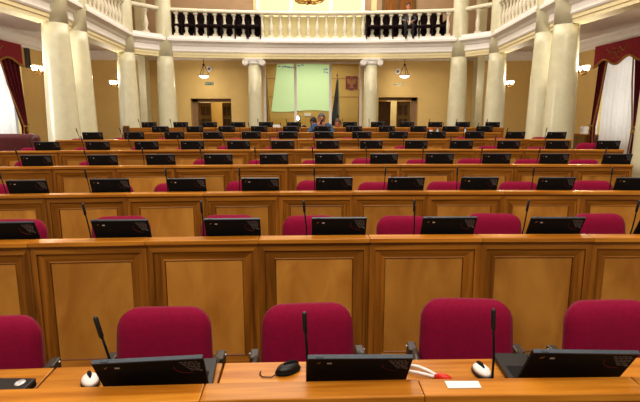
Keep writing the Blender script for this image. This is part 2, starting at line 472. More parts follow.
# ------------------------------------------------------------------ items on the front desk row
WZ = tier(0) + WT + .0005
def on_work(px, py, z=None): return at_z(px, py, WZ if z is None else z)
def mouse(px, py, top, body, label, rz, cable=False):
    p = on_work(px, py); t = thing('computer_mouse', label, 'mouse', (p.x, p.y, WZ), rz)
    m = MB(); m.lathe([(.001, 0), (.030, 0), (.033, .006), (.031, .014)], 20, sy=1.65); m.build('body', body, t)
    m = MB(); m.lathe([(.0305, .0142), (.027, .024), (.018, .031), (.008, .034), (.0005, .0345)], 20, sy=1.62); m.build('top_shell', top, t)
    m = MB(); m.tube([(0, -.048, .020), (0, -.03, .031), (0, -.008, .0355), (0, .018, .0350)], [.003, .0075, .0085, .003], 8); m.build('scroll_wheel', M['blackm'], t)
    if cable:
        m = MB(); m.tube([(0, .05, .008), (-.004, .075, .004), (.02, .10, .003), (.045, .098, .003), (.06, .085, .003)], .002, 6); m.build('cable', M['blackm'], t)
    return t
mouse(90.5, 384, M['paper'], M['black'], 'white and black computer mouse left of the leftmost laptop on the front desk', PI + .5)
mouse(288, 371.5, M['black'], M['blackm'], 'all black wired computer mouse left of the middle laptop on the front desk', 2.2, True)
mouse(481.5, 374, M['paper'], M['black'], 'white and black computer mouse beside the white card on the front desk', PI + .12)
# closed laptop at left
p = on_work(31, 391)
t = thing('closed_laptop', 'closed black laptop with silver badge lying at left end of the front desk', 'laptop', (p.x - .165, p.y - .03, WZ), -.02)
m = MB(); m.box(-.165, .165, -.10, .07, .0, .016); m.build('base', M['blackm'], t, bevel=.004)
m = MB(); m.box(-.165, .165, -.10, .07, .0165, .030); lo = m.build('lid', M['black'], t, bevel=.004)
m = MB(); m.lathe([(.017, .0302), (.016, .0325), (.001, .0335)], 16, c=(.128, .035, 0), sx=1, sy=1.3); m.build('badge', M['silver'], lo)
# white cable with red end
t = thing('cable_tie', 'white looped cord with red plastic end right of the middle laptop', 'cord', (0, 0, 0))
P = lambda x, y, h=.008: tuple(on_work(x, y, WZ + h))
base = on_work(430, 375); t.location = base
def loc_pts(lst): return [Vector(q) - Vector(base) for q in lst]
m = MB(); m.tube(loc_pts([P(408, 365), P(418, 366.5, .014), P(428, 370.5, .012), P(437, 375.5)]), .0062, 8)
m.tube(loc_pts([P(408, 371), P(418, 372.5, .012), P(428, 375, .01), P(436, 377)]), .0058, 8); m.build('cord', M['paper'], t)
m = MB(); m.tube(loc_pts([P(435, 376.5, .012), P(441, 376.8, .017), P(448, 378.5, .016), P(453, 380, .010)]), [.008, .015, .013, .004], 10); m.build('red_end', M['red'], t)
# white card on the ledge
c = [at_z(444.5, 381.6, ROW[0][1] + .001), at_z(478, 381.6, ROW[0][1] + .001), at_z(481.5, 388.2, ROW[0][1] + .001), at_z(448, 388.6, ROW[0][1] + .001)]
m = MB(); o = sum((Vector(q) for q in c), Vector()) / 4
v = [Vector(q) - o for q in c]; v8 = [v[3], v[2], v[0], v[1]]; v8 = v8 + [q + Vector((0, 0, .0025)) for q in v8]
m.hexa(v8); ob = m.build('name_card', M['paper']); ob.location = o
tag(ob, 'small white blank card lying on the front desk ledge', 'card')

# bottles and cup on seventh row, papers on eighth
def on_desk(n, px, off): X = onrow(n, px, off); return (X, yrow(n, X) + off, tier(n) + WT + .0005)
def on_ledge(n, px, off=-.05): X = onrow(n, px, off); return (X, yrow(n, X) + off, ROW[n][1] + .0005)
def bottle(px, label):
    t = thing('water_bottle', label, 'bottle', on_desk(6, px, .1), 0, 'water bottles')
    m = MB(); m.lathe([(.028, 0), (.031, .01), (.031, .12), (.026, .15), (.013, .18), (.013, .2)], 14); m.build('body', M['water'], t)
    m = MB(); m.lathe([(.0315, .05), (.0315, .115)], 14); m.build('paper_band', M['bluecap'], t)
    m = MB(); m.lathe([(.015, .2), (.015, .225), (.012, .228)], 12); m.build('cap', M['bluecap'], t)
bottle(437.5, 'small blue capped water bottle on seventh row, left one of two')
bottle(465, 'small blue capped water bottle on seventh row, right one of two')
t = thing('paper_cup', 'small white cup with red rim on seventh row left of the bottles', 'cup', on_ledge(6, 431))
m = MB(); m.lathe([(.03, 0), (.04, .06), (.037, .06), (.028, .004)], 16); m.build('cup', M['paper'], t)
m = MB(); m.lathe([(.041, .05), (.043, .066), (.03, .07)], 16); m.build('rim', M['red'], t)
t = thing('document_tray', 'white paper tray standing on the eighth row left of centre', 'tray', on_ledge(7, 277))
m = MB(); m.box(-.095, .095, -.04, .04, 0, .05); m.build('tray', M['paper'], t, bevel=.005)
m = MB(); m.box(-.085, .085, -.035, .035, .0505, .065); m.build('paper_stack', M['flag_white'], t)
t = thing('wooden_box', 'small reddish wooden box on left end of the seventh desk row', 'box', on_ledge(6, 126.5))
m = MB(); m.box(-.05, .05, -.045, .045, 0, .12); m.build('box', M['dark_wood'], t, bevel=.005)
m = MB(); m.box(-.053, .053, -.047, .047, .1205, .14); m.build('lid', M['wood_z'], t, bevel=.004)

# ------------------------------------------------------------------ architecture
ZB = E + 2.0          # underside of the balcony beam
WX = 9.0; YB = 19.5; ZC = E + 2.40; ZTOP = 9.2; ZFB = .2
BALC = .72            # depth of beam profile
def sym(off, y):      # position of a column axis from its offset from the hall axis at the beam underside
    p = at_z(313 - off, y, ZB); q = at_z(313 + off, y, ZB); return ((q.x - p.x) / 2, (p.y + q.y) / 2)
A_ = sym(256, 24.5); B_ = sym(236, 32.5); C_ = sym(186, 53.2); D_ = sym(147, 57.2); I_ = sym(58.5, 58.8)
print('COLS', A_, B_, C_, D_, I_, 'ROWS', ROW)
E_ = (A_[0] + .24, A_[1] - 3.0)
YC = I_[1]

# floor: stepped tiers in one mesh
m = MB()
xs = [-WX + i * (2 * WX) / 24 for i in range(25)]
def fy(n, X):
    X = max(-5, min(5, X)); return yrow(n, X) - .105
for n in range(8):
    z = tier(n)
    for i in range(24):
        a, b = xs[i], xs[i + 1]
        y0a, y0b = (fy(n, a), fy(n, b)) if n else (-3, -3)
        if n < 7: y1a, y1b = fy(n + 1, a), fy(n + 1, b)
        else: y1a = y1b = ROW[7][0] + 1.6
        m.add([(a, y0a, z), (b, y0b, z), (b, y1b, z), (a, y1a, z)], [(0, 1, 2, 3)])
        zn = tier(n + 1) if n < 7 else ZFB
        m.add([(a, y1a, z), (b, y1b, z), (b, y1b, zn), (a, y1a, zn)], [(0, 1, 2, 3)])
m.add([(-WX, ROW[7][0] + 1.6, ZFB), (WX, ROW[7][0] + 1.6, ZFB), (WX, 25, ZFB), (-WX, 25, ZFB)], [(0, 1, 2, 3)])
struct(m.build('floor', M['floor']))
# outer walls with window openings
wl0, wl1 = at_x(27, 100, -WX).y - 2.3, at_x(27, 100, -WX).y - .15
wr1 = at_x(594, 90, WX).y - .1; wr0 = wr1 - 2.2
WZ0, WZ1 = 1.0, 3.55
for s, nm, y0, y1 in ((-1, 'wall_left', wl0, wl1), (1, 'wall_right', wr0, wr1)):
    m = MB(); a, b = (s * WX, s * (WX + .25)); x0, x1 = min(a, b), max(a, b)
    m.box(x0, x1, -3, y0, 0, ZTOP); m.box(x0, x1, y1, 25, 0, ZTOP); m.box(x0, x1, y0, y1, 0, WZ0); m.box(x0, x1, y0, y1, WZ1, ZTOP)
    struct(m.build(nm, M['sidewall']))
    m = MB(); i = s * WX; 
    for yy in (y0, (y0 + y1) / 2, y1): m.box(min(i + s * .08, i + s * .14), max(i + s * .08, i + s * .14), yy - .04, yy + .04, WZ0, WZ1)
    for zz in (WZ0 + .03, 2.6, WZ1 - .03): m.box(min(i + s * .085, i + s * .135), max(i + s * .085, i + s * .135), y0, y1, zz - .03, zz + .03)
    w = struct(m.build('window_1' if s < 0 else 'window_2', M['white']))
    m = MB(); m.box(min(i + s * .10, i + s * .105), max(i + s * .10, i + s * .105), y0 + .04, y1 - .04, WZ0 + .06, WZ1 - .06); m.build('pane', M['glass'], w)
# side pilasters on outer walls and wall cornice
for s in (-1, 1):
    m = MB()
    prof = [(0, 0), (.05, 0), (.07, .06), (.12, .10), (.15, .2), (.22, .27), (.22, .33), (0, .33)]
    m.sweep(prof, [((s * WX, 2, ZC - .33), (-s, 0)), ((s * WX, YB - .2, ZC - .33), (-s, 0))], [0] * 8)
    struct(m.build('trim_1' if s < 0 else 'trim_2', M['white']))
# back wall with door openings and glazed opening
GX0, GX1 = at_y(263, 90, YB).x, at_y(362.5, 90, YB).x
GZ1 = at_y(313, 61.5, YB).z
DL = (at_y(190.5, 100, YB).x, at_y(231, 100, YB).x, at_y(210, 98.6, YB).z)
DR = (at_y(378.5, 100, YB).x, at_y(418, 100, YB).x, at_y(400, 97.3, YB).z)
m = MB(); y0, y1 = YB, YB + .35
def wseg(x0, x1, z0, z1, mi=0): m.box(x0, x1, y0, y1, z0, z1, mi)
wseg(-WX, DL[0], 0, ZC); wseg(DL[0], DL[1], DL[2], ZC); wseg(DL[1], GX0, 0, ZC); wseg(GX0, GX1, GZ1, ZC); wseg(GX1, DR[0], 0, ZC); wseg(DR[0], DR[1], DR[2], ZC); wseg(DR[1], WX, 0, ZC)
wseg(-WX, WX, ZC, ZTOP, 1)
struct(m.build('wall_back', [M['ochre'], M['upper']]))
m = MB(); m.sweep([(0, 0), (.04, 0), (.06, .06), (.10, .10), (.13, .2), (.2, .27), (.2, .33), (0, .33)], [((-WX, YB, ZC - .33), (0, -1)), ((WX, YB, ZC - .33), (0, -1))], [0] * 8)
struct(m.build('trim_3', M['white']))
# door surrounds and leaves
def doorway(name, X0, X1, Z1, leaves, bx):
    m = MB()
    d = struct(m_frame(X0, X1, Z1, name))
    return d
def m_frame(X0, X1, Z1, name):
    m = MB(); w = .2; yy = YB + .30
    m.box(X0, X0 + w if name == 'door_1' else X0 + .03, yy, yy + .1, ZFB, Z1); m.box(X1 - (.03 if name == 'door_1' else w), X1, yy, yy + .1, ZFB, Z1)
    m.box(X0, X1, yy, yy + .1, Z1 - .12, Z1)
    return m.build(name, M['reveal'])
def leaf(parent, hinge, width, ang, h, mt=None):
    m = MB(); m.box(0, width, -.025, .025, ZFB, h)
    for z0, z1 in ((.25, .95), (1.1, 1.55), (1.7, h - .15)):
        for x0, x1 in ((.08, width / 2 - .03), (width / 2 + .03, width - .08)):
            m.box(x0, x1, -.04, .04, z0 + ZFB * 0, z1, 1)
    o = m.build('door_leaf', [M['door_wood'], M['dark_wood']] if mt is None else mt, parent); o.location = hinge; o.rotation_euler = (0, 0, ang)
    k = MB(); k.ball((width - .06, -.06, 1.05), .03, 8); k.build('handle', M['brass'], o)
d1 = struct(m_frame(DL[0], DL[1], DL[2], 'door_1'))
leaf(d1, (DL[0] + .22, YB + .42, 0), .66, 1.0, DL[2] - .14); leaf(d1, (DL[1] - .05, YB + .42, 0), .62, 2.35, DL[2] - .14)
d2 = struct(m_frame(DR[0], DR[1], DR[2], 'door_2'))
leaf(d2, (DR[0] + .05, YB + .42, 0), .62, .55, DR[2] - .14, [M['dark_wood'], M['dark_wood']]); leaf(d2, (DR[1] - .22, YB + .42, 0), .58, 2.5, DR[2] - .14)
# corridor behind the back wall
m = MB(); m.box(-WX, WX, 23.5, 23.7, 0, ZC); 
struct(m.build('wall_corridor', M['booth']))
m = MB(); m.box(GX0 - .55, GX0 - .45, YB + .36, 23.5, ZFB, ZC); struct(m.build('wall_mirror_room_left', M['booth']))  # side wall of an invented room that holds the mirrored hall
m = MB(); m.box(GX1 + .45, GX1 + .55, YB + .36, 23.5, ZFB, ZC); struct(m.build('wall_mirror_room_right', M['booth']))
# pale corridor pilasters glimpsed through the doors
for k, (px, nm) in enumerate(((208, 'trim_4'), (394, 'trim_5'))):
    x = at_y(px, 110, 23).x; m = MB(); m.box(x - .35, x + .1, 22.9, 23.49, ZFB, ZC); m.box(x - .4, x + .15, 22.85, 23.49, ZFB, ZFB + .3); struct(m.build(nm, M['pale']))
# glazed partition: mullions and panes
w = MB()
mx = [GX0 + .05, at_y(295.3, 90, YB).x, at_y(330.5, 90, YB).x, GX1 - .05]
for x in mx: w.box(x - .05, x + .05, YB + .10, YB + .22, ZFB, GZ1)
w.box(GX0, GX1, YB + .11, YB + .21, GZ1 - .07, GZ1); w.box(GX0, GX1, YB + .11, YB + .21, ZFB, ZFB + .12)
w = struct(w.build('window_3', M['white']))
for i in range(3):
    m = MB(); m.box(mx[i] + .051, mx[i + 1] - .051, YB + .155, YB + .16, ZFB + .121, GZ1 - .071); m.build('pane', M['glass'], w)
# mirror image of the hall's front screen, modelled behind the glass
YS = 23.465
def scr(px, py, dy=0):
    q = at_y(px, py, YS + dy); return (q.x, q.y, q.z)
m = MB(); top = []; bot = []
nseg = 16
for i in range(nseg + 1):
    t_ = i / nseg
    bx = 271.3 + t_ * (330 - 271.3); tx = 277 + t_ * (330 - 277)
    top.append((tx, 64.6 - 1.6 * math.sin(PI * t_) + .3 * t_)); bot.append((bx, 111.0 + .9 * math.sin(PI * 2 * t_ + .4)))
vs = [scr(*q) for q in top] + [scr(*q) for q in bot]
m.add(vs, [(i, i + 1, i + nseg + 2, i + nseg + 1) for i in range(nseg)])
vs2 = [(x, y + .03, z) for x, y, z in vs]
m.add(vs2, [(i, i + nseg + 1, i + nseg + 2, i + 1) for i in range(nseg)])
ps = m.build('mirrored_screen', M['screen'])
tag(ps, 'pale green projection screen mirrored in the glazed partition at the back', 'screen')
m = MB()
for (x0, y0, w_, h_) in ((282, 66.3, 1.6, 1.1), (284.5, 66.0, 2.2, 1.3), (287.3, 66.6, 2.6, 1.2), (290.6, 66.9, 1.8, 1.0), (292.8, 67.1, 1.2, .9), (297.5, 65.3, 2.6, 1.0), (301, 64.6, 3, .8), (323.5, 69.2, 1.2, 1), (325.5, 68.6, 2, 1.2), (324, 71.6, 1.4, 1), (326.5, 72, 1.2, 1.2)):
    a = scr(x0, y0 + h_, -.012); b = scr(x0 + w_, y0, -.004); m.box(a[0], b[0], YS - .012, YS - .004, a[2], b[2], 0)
for (x0, y0, w_, h_) in ((277.6, 66, 1.2, 1), (279.3, 65.8, 1, 1.2)):
    a = scr(x0, y0 + h_, -.012); b = scr(x0 + w_, y0, -.004); m.box(a[0], b[0], YS - .012, YS - .004, a[2], b[2], 1)
m.build('writing', [M['blue_ink'], M['brown_ink']], ps)
# mirrored red shield emblem with two headed eagle, modelled behind the glass
YE = 23.3
c = at_y(351.8, 83, YE); t = thing('mirrored_emblem', 'red shield emblem with gold eagle mirrored in the glazed partition', 'emblem', (c.x, 23.49, c.z - .32))
w_, h_ = .275, .64
m = MB(); m.prism([(-w_, .06), (-w_ * .4, .05), (0, 0), (w_ * .4, .05), (w_, .06), (w_, h_), (-w_, h_)], -.05, 0); m.build('shield', M['shield'], t)
m = MB(); y0, y1 = -.07, -.051
m.prism([(-.05, .18), (.05, .18), (.075, .32), (.05, .42), (-.05, .42), (-.075, .32)], y0, y1)
for s in (-1, 1):
    m.prism([(s * .05, .40), (s * .12, .50), (s * .22, .54), (s * .20, .44), (s * .23, .40), (s * .17, .36), (s * .19, .28), (s * .12, .30), (s * .07, .24)][::s], y0, y1)
    m.prism([(s * .015, .42), (s * .055, .42), (s * .075, .50), (s * .115, .49), (s * .07, .535), (s * .03, .51)][::s], y0, y1)
    m.prism([(s * .03, .18), (s * .07, .19), (s * .13, .12), (s * .10, .10)][::s], y0, y1)
m.prism([(-.04, .18), (.04, .18), (.07, .09), (0, .07), (-.07, .09)], y0, y1)
m.prism([(-.04, .55), (.04, .55), (.05, .60), (.02, .58), (0, .61), (-.02, .58), (-.05, .60)], y0, y1)
m.build('eagle', M['goldflat'], t)
# wall cornice lines on the mirrored wall (moulded strips)
m = MB()
for py in (78.5, 97): 
    z = at_y(350, py, 23.4).z; m.box(GX0 - .4, GX1 + .4, 23.485, 23.5, z - .02, z + .02)
struct(m.build('trim_6', M['goldflat']))
# flags mirrored in the glass, modelled behind it
def flag(px_top, py_top, px_bot, Y, bands, label):
    a = at_y(px_top, py_top, Y); t = thing('flag', label, 'flag', (a.x, Y, ZFB)); h = a.z - ZFB
    m = MB(); m.tube([(0, 0, .05), (0, 0, h)], .018, 8); m.lathe([(.16, 0), (.16, .03), (.03, .06)], 16); m.build('flagpole', M['brass'], t)
    m = MB(); m.lathe([(.01, h), (.035, h + .05), (.03, h + .1), (.002, h + .18)], 10); m.build('finial', M['brass'], t)
    for (o0, o1, u0, u1, mt, top, bt) in bands:
        m = MB(); nn = 12; vs = []
        for j in range(nn + 1):
            tz = j / nn; z = top * h + (bt * h - top * h) * tz
            for i in range(9):
                u = i / 8; x = (o0 + (o1 - o0) * u) * (1 - tz) + (u0 + (u1 - u0) * u) * tz
                vs.append((x, -.03 - .03 * math.sin(u * 9 + tz * 2), z))
        m.add(vs, [(j * 9 + i, j * 9 + i + 1, j * 9 + i + 10, j * 9 + i + 9) for j in range(nn) for i in range(8)], 0, True)
        o = m.build('cloth', mt, t); sd = o.modifiers.new('thick', 'SOLIDIFY'); sd.thickness = .006
flag(264.6, 72, 266, 20.4, [(.0, .05, -.02, .11, M['flag_blue'], .97, .35), (.05, .08, .11, .26, M['flag_yellow'], .95, .34)], 'drooping blue and yellow flag mirrored at left edge of the glazed partition')
flag(337.2, 77, 333, 20.6, [(-.02, .03, -.27, .10, M['flag_black'], .97, .35), (.03, .06, .0, .12, M['flag_white'], .97, .50)], 'drooping black and white flag mirrored right of the green projection screen')
flag(359.4, 62.5, 360, 20.3, [(-.0, .05, -.03, .06, M['flag_yellow'], .98, .3)], 'narrow yellow flag mirrored at right edge of the glazed partition')
# light reflection in the glass, built as an invented lamp on a stand
a = at_y(297.3, 118.3, 20.2); t = thing('glare', 'bright white spotlight mirrored in the glass below the green screen', 'lamp', (a.x, 20.2, ZFB))
hz = a.z - ZFB
m = MB(); m.tube([(0, 0, .3), (0, 0, hz - .1)], .02, 8)
for k in range(3): b = 2 * PI * k / 3; m.tube([(0, 0, .4), (.3 * math.cos(b), .3 * math.sin(b), .01)], .012, 6)
m.build('stand', M['black'], t)
m = MB(); m.box(-.12, .12, -.02, .2, hz - .1, hz + .1); m.build('housing', M['black'], t, bevel=.02)
m = MB(); m.lathe([(.085, 0), (.08, .02), (.04, .035), (.002, .04)], 20); o = m.build('lens', mat('glare_glow', lin(255, 255, 255), .3, emit=(1, 1, .98, 1), es=14), t); o.location = (0, -.021, hz); o.rotation_euler = (PI / 2, 0, 0)
# small white lit notice panel
a = at_y(304, 116, 23.2); b = at_y(311, 113, 23.2)
m = MB(); m.box(a.x, b.x, 23.46, 23.499, a.z, b.z); o = m.build('notice_panel', M['paper']); o.location = (0, 0, 0); tag(o, 'small white notice panel below the green screen, behind the glass', 'notice')

# columns
def column(x, y, zbase, label, top=ZTOP - .3):
    t = thing('marble_column', label, 'column', (x, y, zbase), 0, 'large cream columns'); h = ZB - zbase
    r0, r1 = .345, .275
    m = MB(); m.box(-.42, .42, -.42, .42, 0, .12); m.lathe([(.41, .121), (.42, .16), (.41, .2), (.37, .22), (.37, .25)], 32); m.build('plinth', M['marble_dark'], t)
    m = MB(); pr = []
    for i in range(11):
        q = i / 10; pr.append((r0 - (r0 - r1) * q ** 1.4, .25 + (h - .25) * q))
    m.lathe(pr, 40); m.build('lower_shaft', M['marble'], t)
    m = MB(); m.lathe([(r1, h + .001), (r1 * .99, h + BALC), (r1 * .97, top - zbase)], 40); m.build('upper_shaft', M['marble'], t)
    return t
def zfl(y):
    z = 0
    for n in range(8):
        if y > ROW[n][0] - .1: z = tier(n)
    if y > ROW[7][0] + 1.6: z = ZFB
    return z
NEAR = ['nearest at the row ends', 'second', 'third', 'fourth', 'fifth']
for s, side in ((-1, 'left'), (1, 'right')):
    desc = [(E_, 'at the very edge of the photo'), (A_, 'nearer one of the front pair'), (B_, 'farther one of the front pair'), (C_, 'under the balcony bend'), (D_, 'beside the end of the back balustrade')]
    for (P_, tx) in desc:
        if P_ is E_ and s < 0: continue
        zf = zfl(P_[1] - .5); zf = min(zfl(P_[1] - .45), zfl(P_[1] + .45))
        column(s * P_[0], P_[1], zf + .0, 'tall cream marble column on the %s, %s' % (side, tx))
    # square pier beyond
    px = 144 if s < 0 else 478.5
    a = at_y(px, 80, D_[1] + 1.0)
    m = MB(); m.box(a.x - .13, a.x + .13, D_[1] + .8, D_[1] + 1.3, ZFB, ZTOP - .3); struct(m.build('trim_7' if s < 0 else 'trim_8', M['marble_dark']))
# ionic columns
for s, side in ((-1, 'left'), (1, 'right')):
    t = thing('ionic_column', 'slender cream column with white scroll capital, %s of the glazed partition' % side, 'column', (s * I_[0], YC, ZFB), 0, 'scroll capital columns')
    h = ZB - ZFB
    m = MB(); m.box(-.32, .32, -.32, .32, 0, .1); m.lathe([(.31, .101), (.31, .16), (.28, .2)], 24); m.build('plinth', M['marble_dark'], t)
    m = MB(); m.lathe([(.265, .2), (.262, 1.2), (.245, 2.3), (.232, h - .22)], 32); m.build('shaft', M['marble'], t)
    m = MB(); m.lathe([(.232, h - .22), (.26, h - .20), (.27, h - .14), (.24, h - .1)], 24)
    m.box(-.33, .33, -.26, .26, h - .12, h - .06); m.box(-.30, .30, -.29, .29, h - .06, h - .005)
    for q in (-1, 1):
        m.tube([(q * .30, -.27, h - .15), (q * .30, .27, h - .15)], .105, 18)
        for yy in (-.275, .275):
            sp = [(q * .30 + (.09 - .0055 * k) * math.cos(-k * .5 * q + PI / 2), yy, h - .15 + (.09 - .0055 * k) * math.sin(-k * .5 * q + PI / 2)) for k in range(16)]
            m.tube(sp, .014, 6)
    m.build('capital', M['white'], t)

# balcony beam (entablature) segments
prof = [(-.3, 0), (.04, 0), (.04, .08), (.06, .085), (.06, .16), (.08, .175), (.10, .21), (.10, .23), (.085, .24), (.085, .37), (.12, .40), (.15, .46), (.20, .49), (.275, .53), (.275, .60), (.25, .625), (.20, .65), (.20, .72), (-.3, .72)]
mis = [1 if i < 5 else 0 for i in range(len(prof))]
def norm(x, y):
    L = math.hypot(x, y); return (x / L, y / L)
def arc_pts(n=28):
    # circular arc from D- to the middle behind the ionic columns to D+
    s_ = YC + .02 - D_[1]; c_ = D_[0]; xi = I_[0]
    # fit y = D_y + k (1-(x/Dx)^2) through the ionic columns
    k = (YC - D_[1]) / (1 - (xi / c_) ** 2)
    pts = []
    for i in range(n + 1):
        x = -c_ + 2 * c_ * i / n; pts.append((x, D_[1] + k * (1 - (x / c_) ** 2)))
    return pts
ARC = arc_pts()
def seg(name, pts, trim0, trim1, centre):
    # trims the polyline by given lengths at both ends; out direction faces hall centre
    pts = [Vector((p[0], p[1])) for p in pts]
    def trim(ps, L):
        while L > 0 and len(ps) > 1:
            d = (ps[1] - ps[0]).length
            if d > L: ps[0] = ps[0] + (ps[1] - ps[0]) * (L / d); L = 0
            else: L -= d; ps.pop(0)
        return ps
    pts = trim(pts, trim0); pts = trim(pts[::-1], trim1)[::-1]
    fr = []
    for i, p in enumerate(pts):
        d = (pts[min(i + 1, len(pts) - 1)] - pts[max(i - 1, 0)]).normalized(); o = Vector((d.y, -d.x))
        if o.dot(Vector(centre) - p) < 0: o = -o
        fr.append(((p.x, p.y, ZB), (o.x, o.y)))
    m = MB(); m.sweep(prof, fr, mis); struct(m.build(name, [M['white'], M['cream']]))
    return fr
CEN = (0, 8)
TR = .12
k = 9; FR = {}
for s in (-1, 1):
    q = lambda P_: (s * P_[0], P_[1])
    for a, b, nm in (((s * (E_[0] - .1), .5), q(E_), 'ne'), (q(E_), q(A_), 'ea'), (q(A_), q(B_), 'ab'), (q(B_), q(C_), 'bc'), (q(C_), q(D_), 'cd')):
        FR[(s, nm)] = seg('trim_%d' % k, [a, b], TR if nm != 'ne' else 0, TR, CEN); k += 1
FR['arc'] = seg('trim_%d' % k, ARC, TR, TR, CEN); k += 1
# balcony slab = aisle ceiling, around a hall-shaped void
inner = [(-(E_[0]), -3.0), (-E_[0], E_[1]), (-A_[0], A_[1]), (-B_[0], B_[1]), (-C_[0], C_[1])] + ARC + [(C_[0], C_[1]), (B_[0], B_[1]), (A_[0], A_[1]), (E_[0], E_[1]), (E_[0], -3.0)]
def outer_of(p):
    x, y = p
    if abs(x) > C_[0] - .05: return (math.copysign(WX, x), y)
    return (x * WX / C_[0] , YB)
def slab(name, z0, z1, mt):
    m = MB(); n = len(inner)
    out = []
    for i, p in enumerate(inner):
        if i <= 4 or i >= n - 5: out.append((math.copysign(WX, p[0]), p[1]))
        else:
            t_ = (i - 5) / (n - 11); out.append((-WX + 2 * WX * t_, YB))
    for i in range(n - 1):
        a, b, c, d = inner[i], inner[i + 1], out[i + 1], out[i]
        if i == 4: polys = [(a, b, out[i + 1], d)]
        for z in (z0, z1): m.add([(a[0], a[1], z), (b[0], b[1], z), (c[0], c[1], z), (d[0], d[1], z)], [(0, 1, 2, 3)])
    return struct(m.build(name, mt))
slab('ceiling_aisle', ZC, ZC + .25, M['ceil'])
# main ceiling
m = MB(); m.box(-WX, WX, -3, YB, ZTOP, ZTOP + .2); struct(m.build('ceiling', M['ceil']))
m = MB(); m.box(-WX, WX, YB + .35, 23.7, ZC + .001, ZC + .1); struct(m.build('ceiling_booth', M['ceil']))

# balustrades
RB = .095
BP = [(.085, 0), (.085, .07), (.055, .09), (.065, .12), (.052, .15), (.045, .17), (.07, .25), (.082, .33), (.075, .40), (.05, .50), (.036, .58), (.034, .62), (.05, .65), (.04, .68), (.06, .72), (.07, .74), (.07, .80)]
bal_mesh = None
def balustrade(fr, spacing, label, skip0, skip1):
    global bal_mesh
    t = thing('balustrade', label, 'railing', (0, 0, ZB + .72))
    pts = [Vector((p[0], p[1])) for p, o in fr]
    prof2 = [(-.11, .80), (.11, .80), (.13, .83), (.13, .87), (.09, .92), (-.09, .92), (-.13, .87), (-.13, .83)]
    m = MB(); m.sweep(prof2, [((p[0], p[1], 0), o) for p, o in fr], [0] * 8); m.build('handrail', M['rail'], t)
    seglen = [(pts[i + 1] - pts[i]).length for i in range(len(pts) - 1)]; tot = sum(seglen)
    L0, L1 = skip0, tot - skip1; n = round((L1 - L0) / spacing)
    for j in range(n + 1):
        L = L0 + (L1 - L0) * j / n if n else tot * .55
        for i, sl in enumerate(seglen):
            if L <= sl or i == len(seglen) - 1: p = pts[i] + (pts[i + 1] - pts[i]) * min(1, L / sl); break
            L -= sl
        if bal_mesh is None:
            mm = MB(); mm.lathe(BP[2:-1], 16); mm.box(-.085, .085, -.085, .085, 0.001, .085); mm.box(-.075, .075, -.075, .075, .735, .80)
            bal_mesh = mm.mesh('baluster', M['rail'])
        o = bpy.data.objects.new('baluster', bal_mesh); COL.objects.link(o); o.parent = t; o.location = (p.x, p.y, 0)
balustrade(FR['arc'], .325, 'long curved white balustrade across the back of the balcony', .32, .32)
for s, side in ((-1, 'left'), (1, 'right')):
    balustrade(FR[(s, 'bc')], .33, 'white balustrade along the %s side of the balcony' % side, .35, .35)
    fr = FR[(s, 'cd')]
    balustrade(fr, 3.0, 'short white balustrade between two columns at the %s balcony corner' % side, .35, .35)
# pale board behind the central balusters
bx0, bx1 = at_y(257, 25, YC).x, at_y(367, 25, YC).x
m = MB(); pts = [p for p in ARC if bx0 <= p[0] <= bx1]; pts = [(bx0, pts[0][1] - .01)] + pts + [(bx1, pts[-1][1] - .01)]
for i in range(len(pts) - 1):
    (xa, ya), (xb, yb) = pts[i], pts[i + 1]
    m.hexa([(xa, ya + .2, ZB + .722), (xb, yb + .2, ZB + .722), (xa, ya + .23, ZB + .722), (xb, yb + .23, ZB + .722), (xa, ya + .2, ZB + 1.5), (xb, yb + .2, ZB + 1.5), (xa, ya + .23, ZB + 1.5), (xb, yb + .23, ZB + 1.5)])
o = m.build('backing_board', M['pale']); tag(o, 'pale cream board standing behind the middle balusters of the balcony', 'board')
# balcony seats
def seat_master():
    t = thing('theatre_seat', '', 'chair')
    cushion(.49, .92, .10, .02, 'backrest', M['dark_seat'], t, tilt=-.08, loc=(0, .3, .60), topw=.9, rc=.14)
    cushion(.42, .46, .11, .01, 'seat', M['dark_seat'], t, tilt=PI / 2, loc=(0, .02, .43), topw=1)
    for s in (-1, 1):
        m = MB(); m.box(s * .235 - .012, s * .235 + .012, -.2, .3, 0, .62); m.build('side_frame', M['dark_seat'], t, bevel=.01)
    return t
SM = seat_master(); regkids(); first = True
ZBF = ZC + .252
for s, side, pxs in ((-1, 'left', [176, 189, 202, 215, 229, 242, 254]), (1, 'right', [373, 386, 399, 412, 425, 438])):
    for i, px in enumerate(pxs):
        yy = 18.35 + (abs(px - 313) / 150.0) * -.35; a = at_y(px, 25, yy)
        lb = 'dark red theatre seat behind the balcony rail on the %s, %s' % (side, place(i, len(pxs)))
        zz = ZBF
        if first: SM.location = (a.x, yy, zz); SM['label'] = lb; SM['group'] = 'dark balcony seats'; first = False
        else: dup(SM, (a.x, yy, zz), 0, lb, 'dark balcony seats')
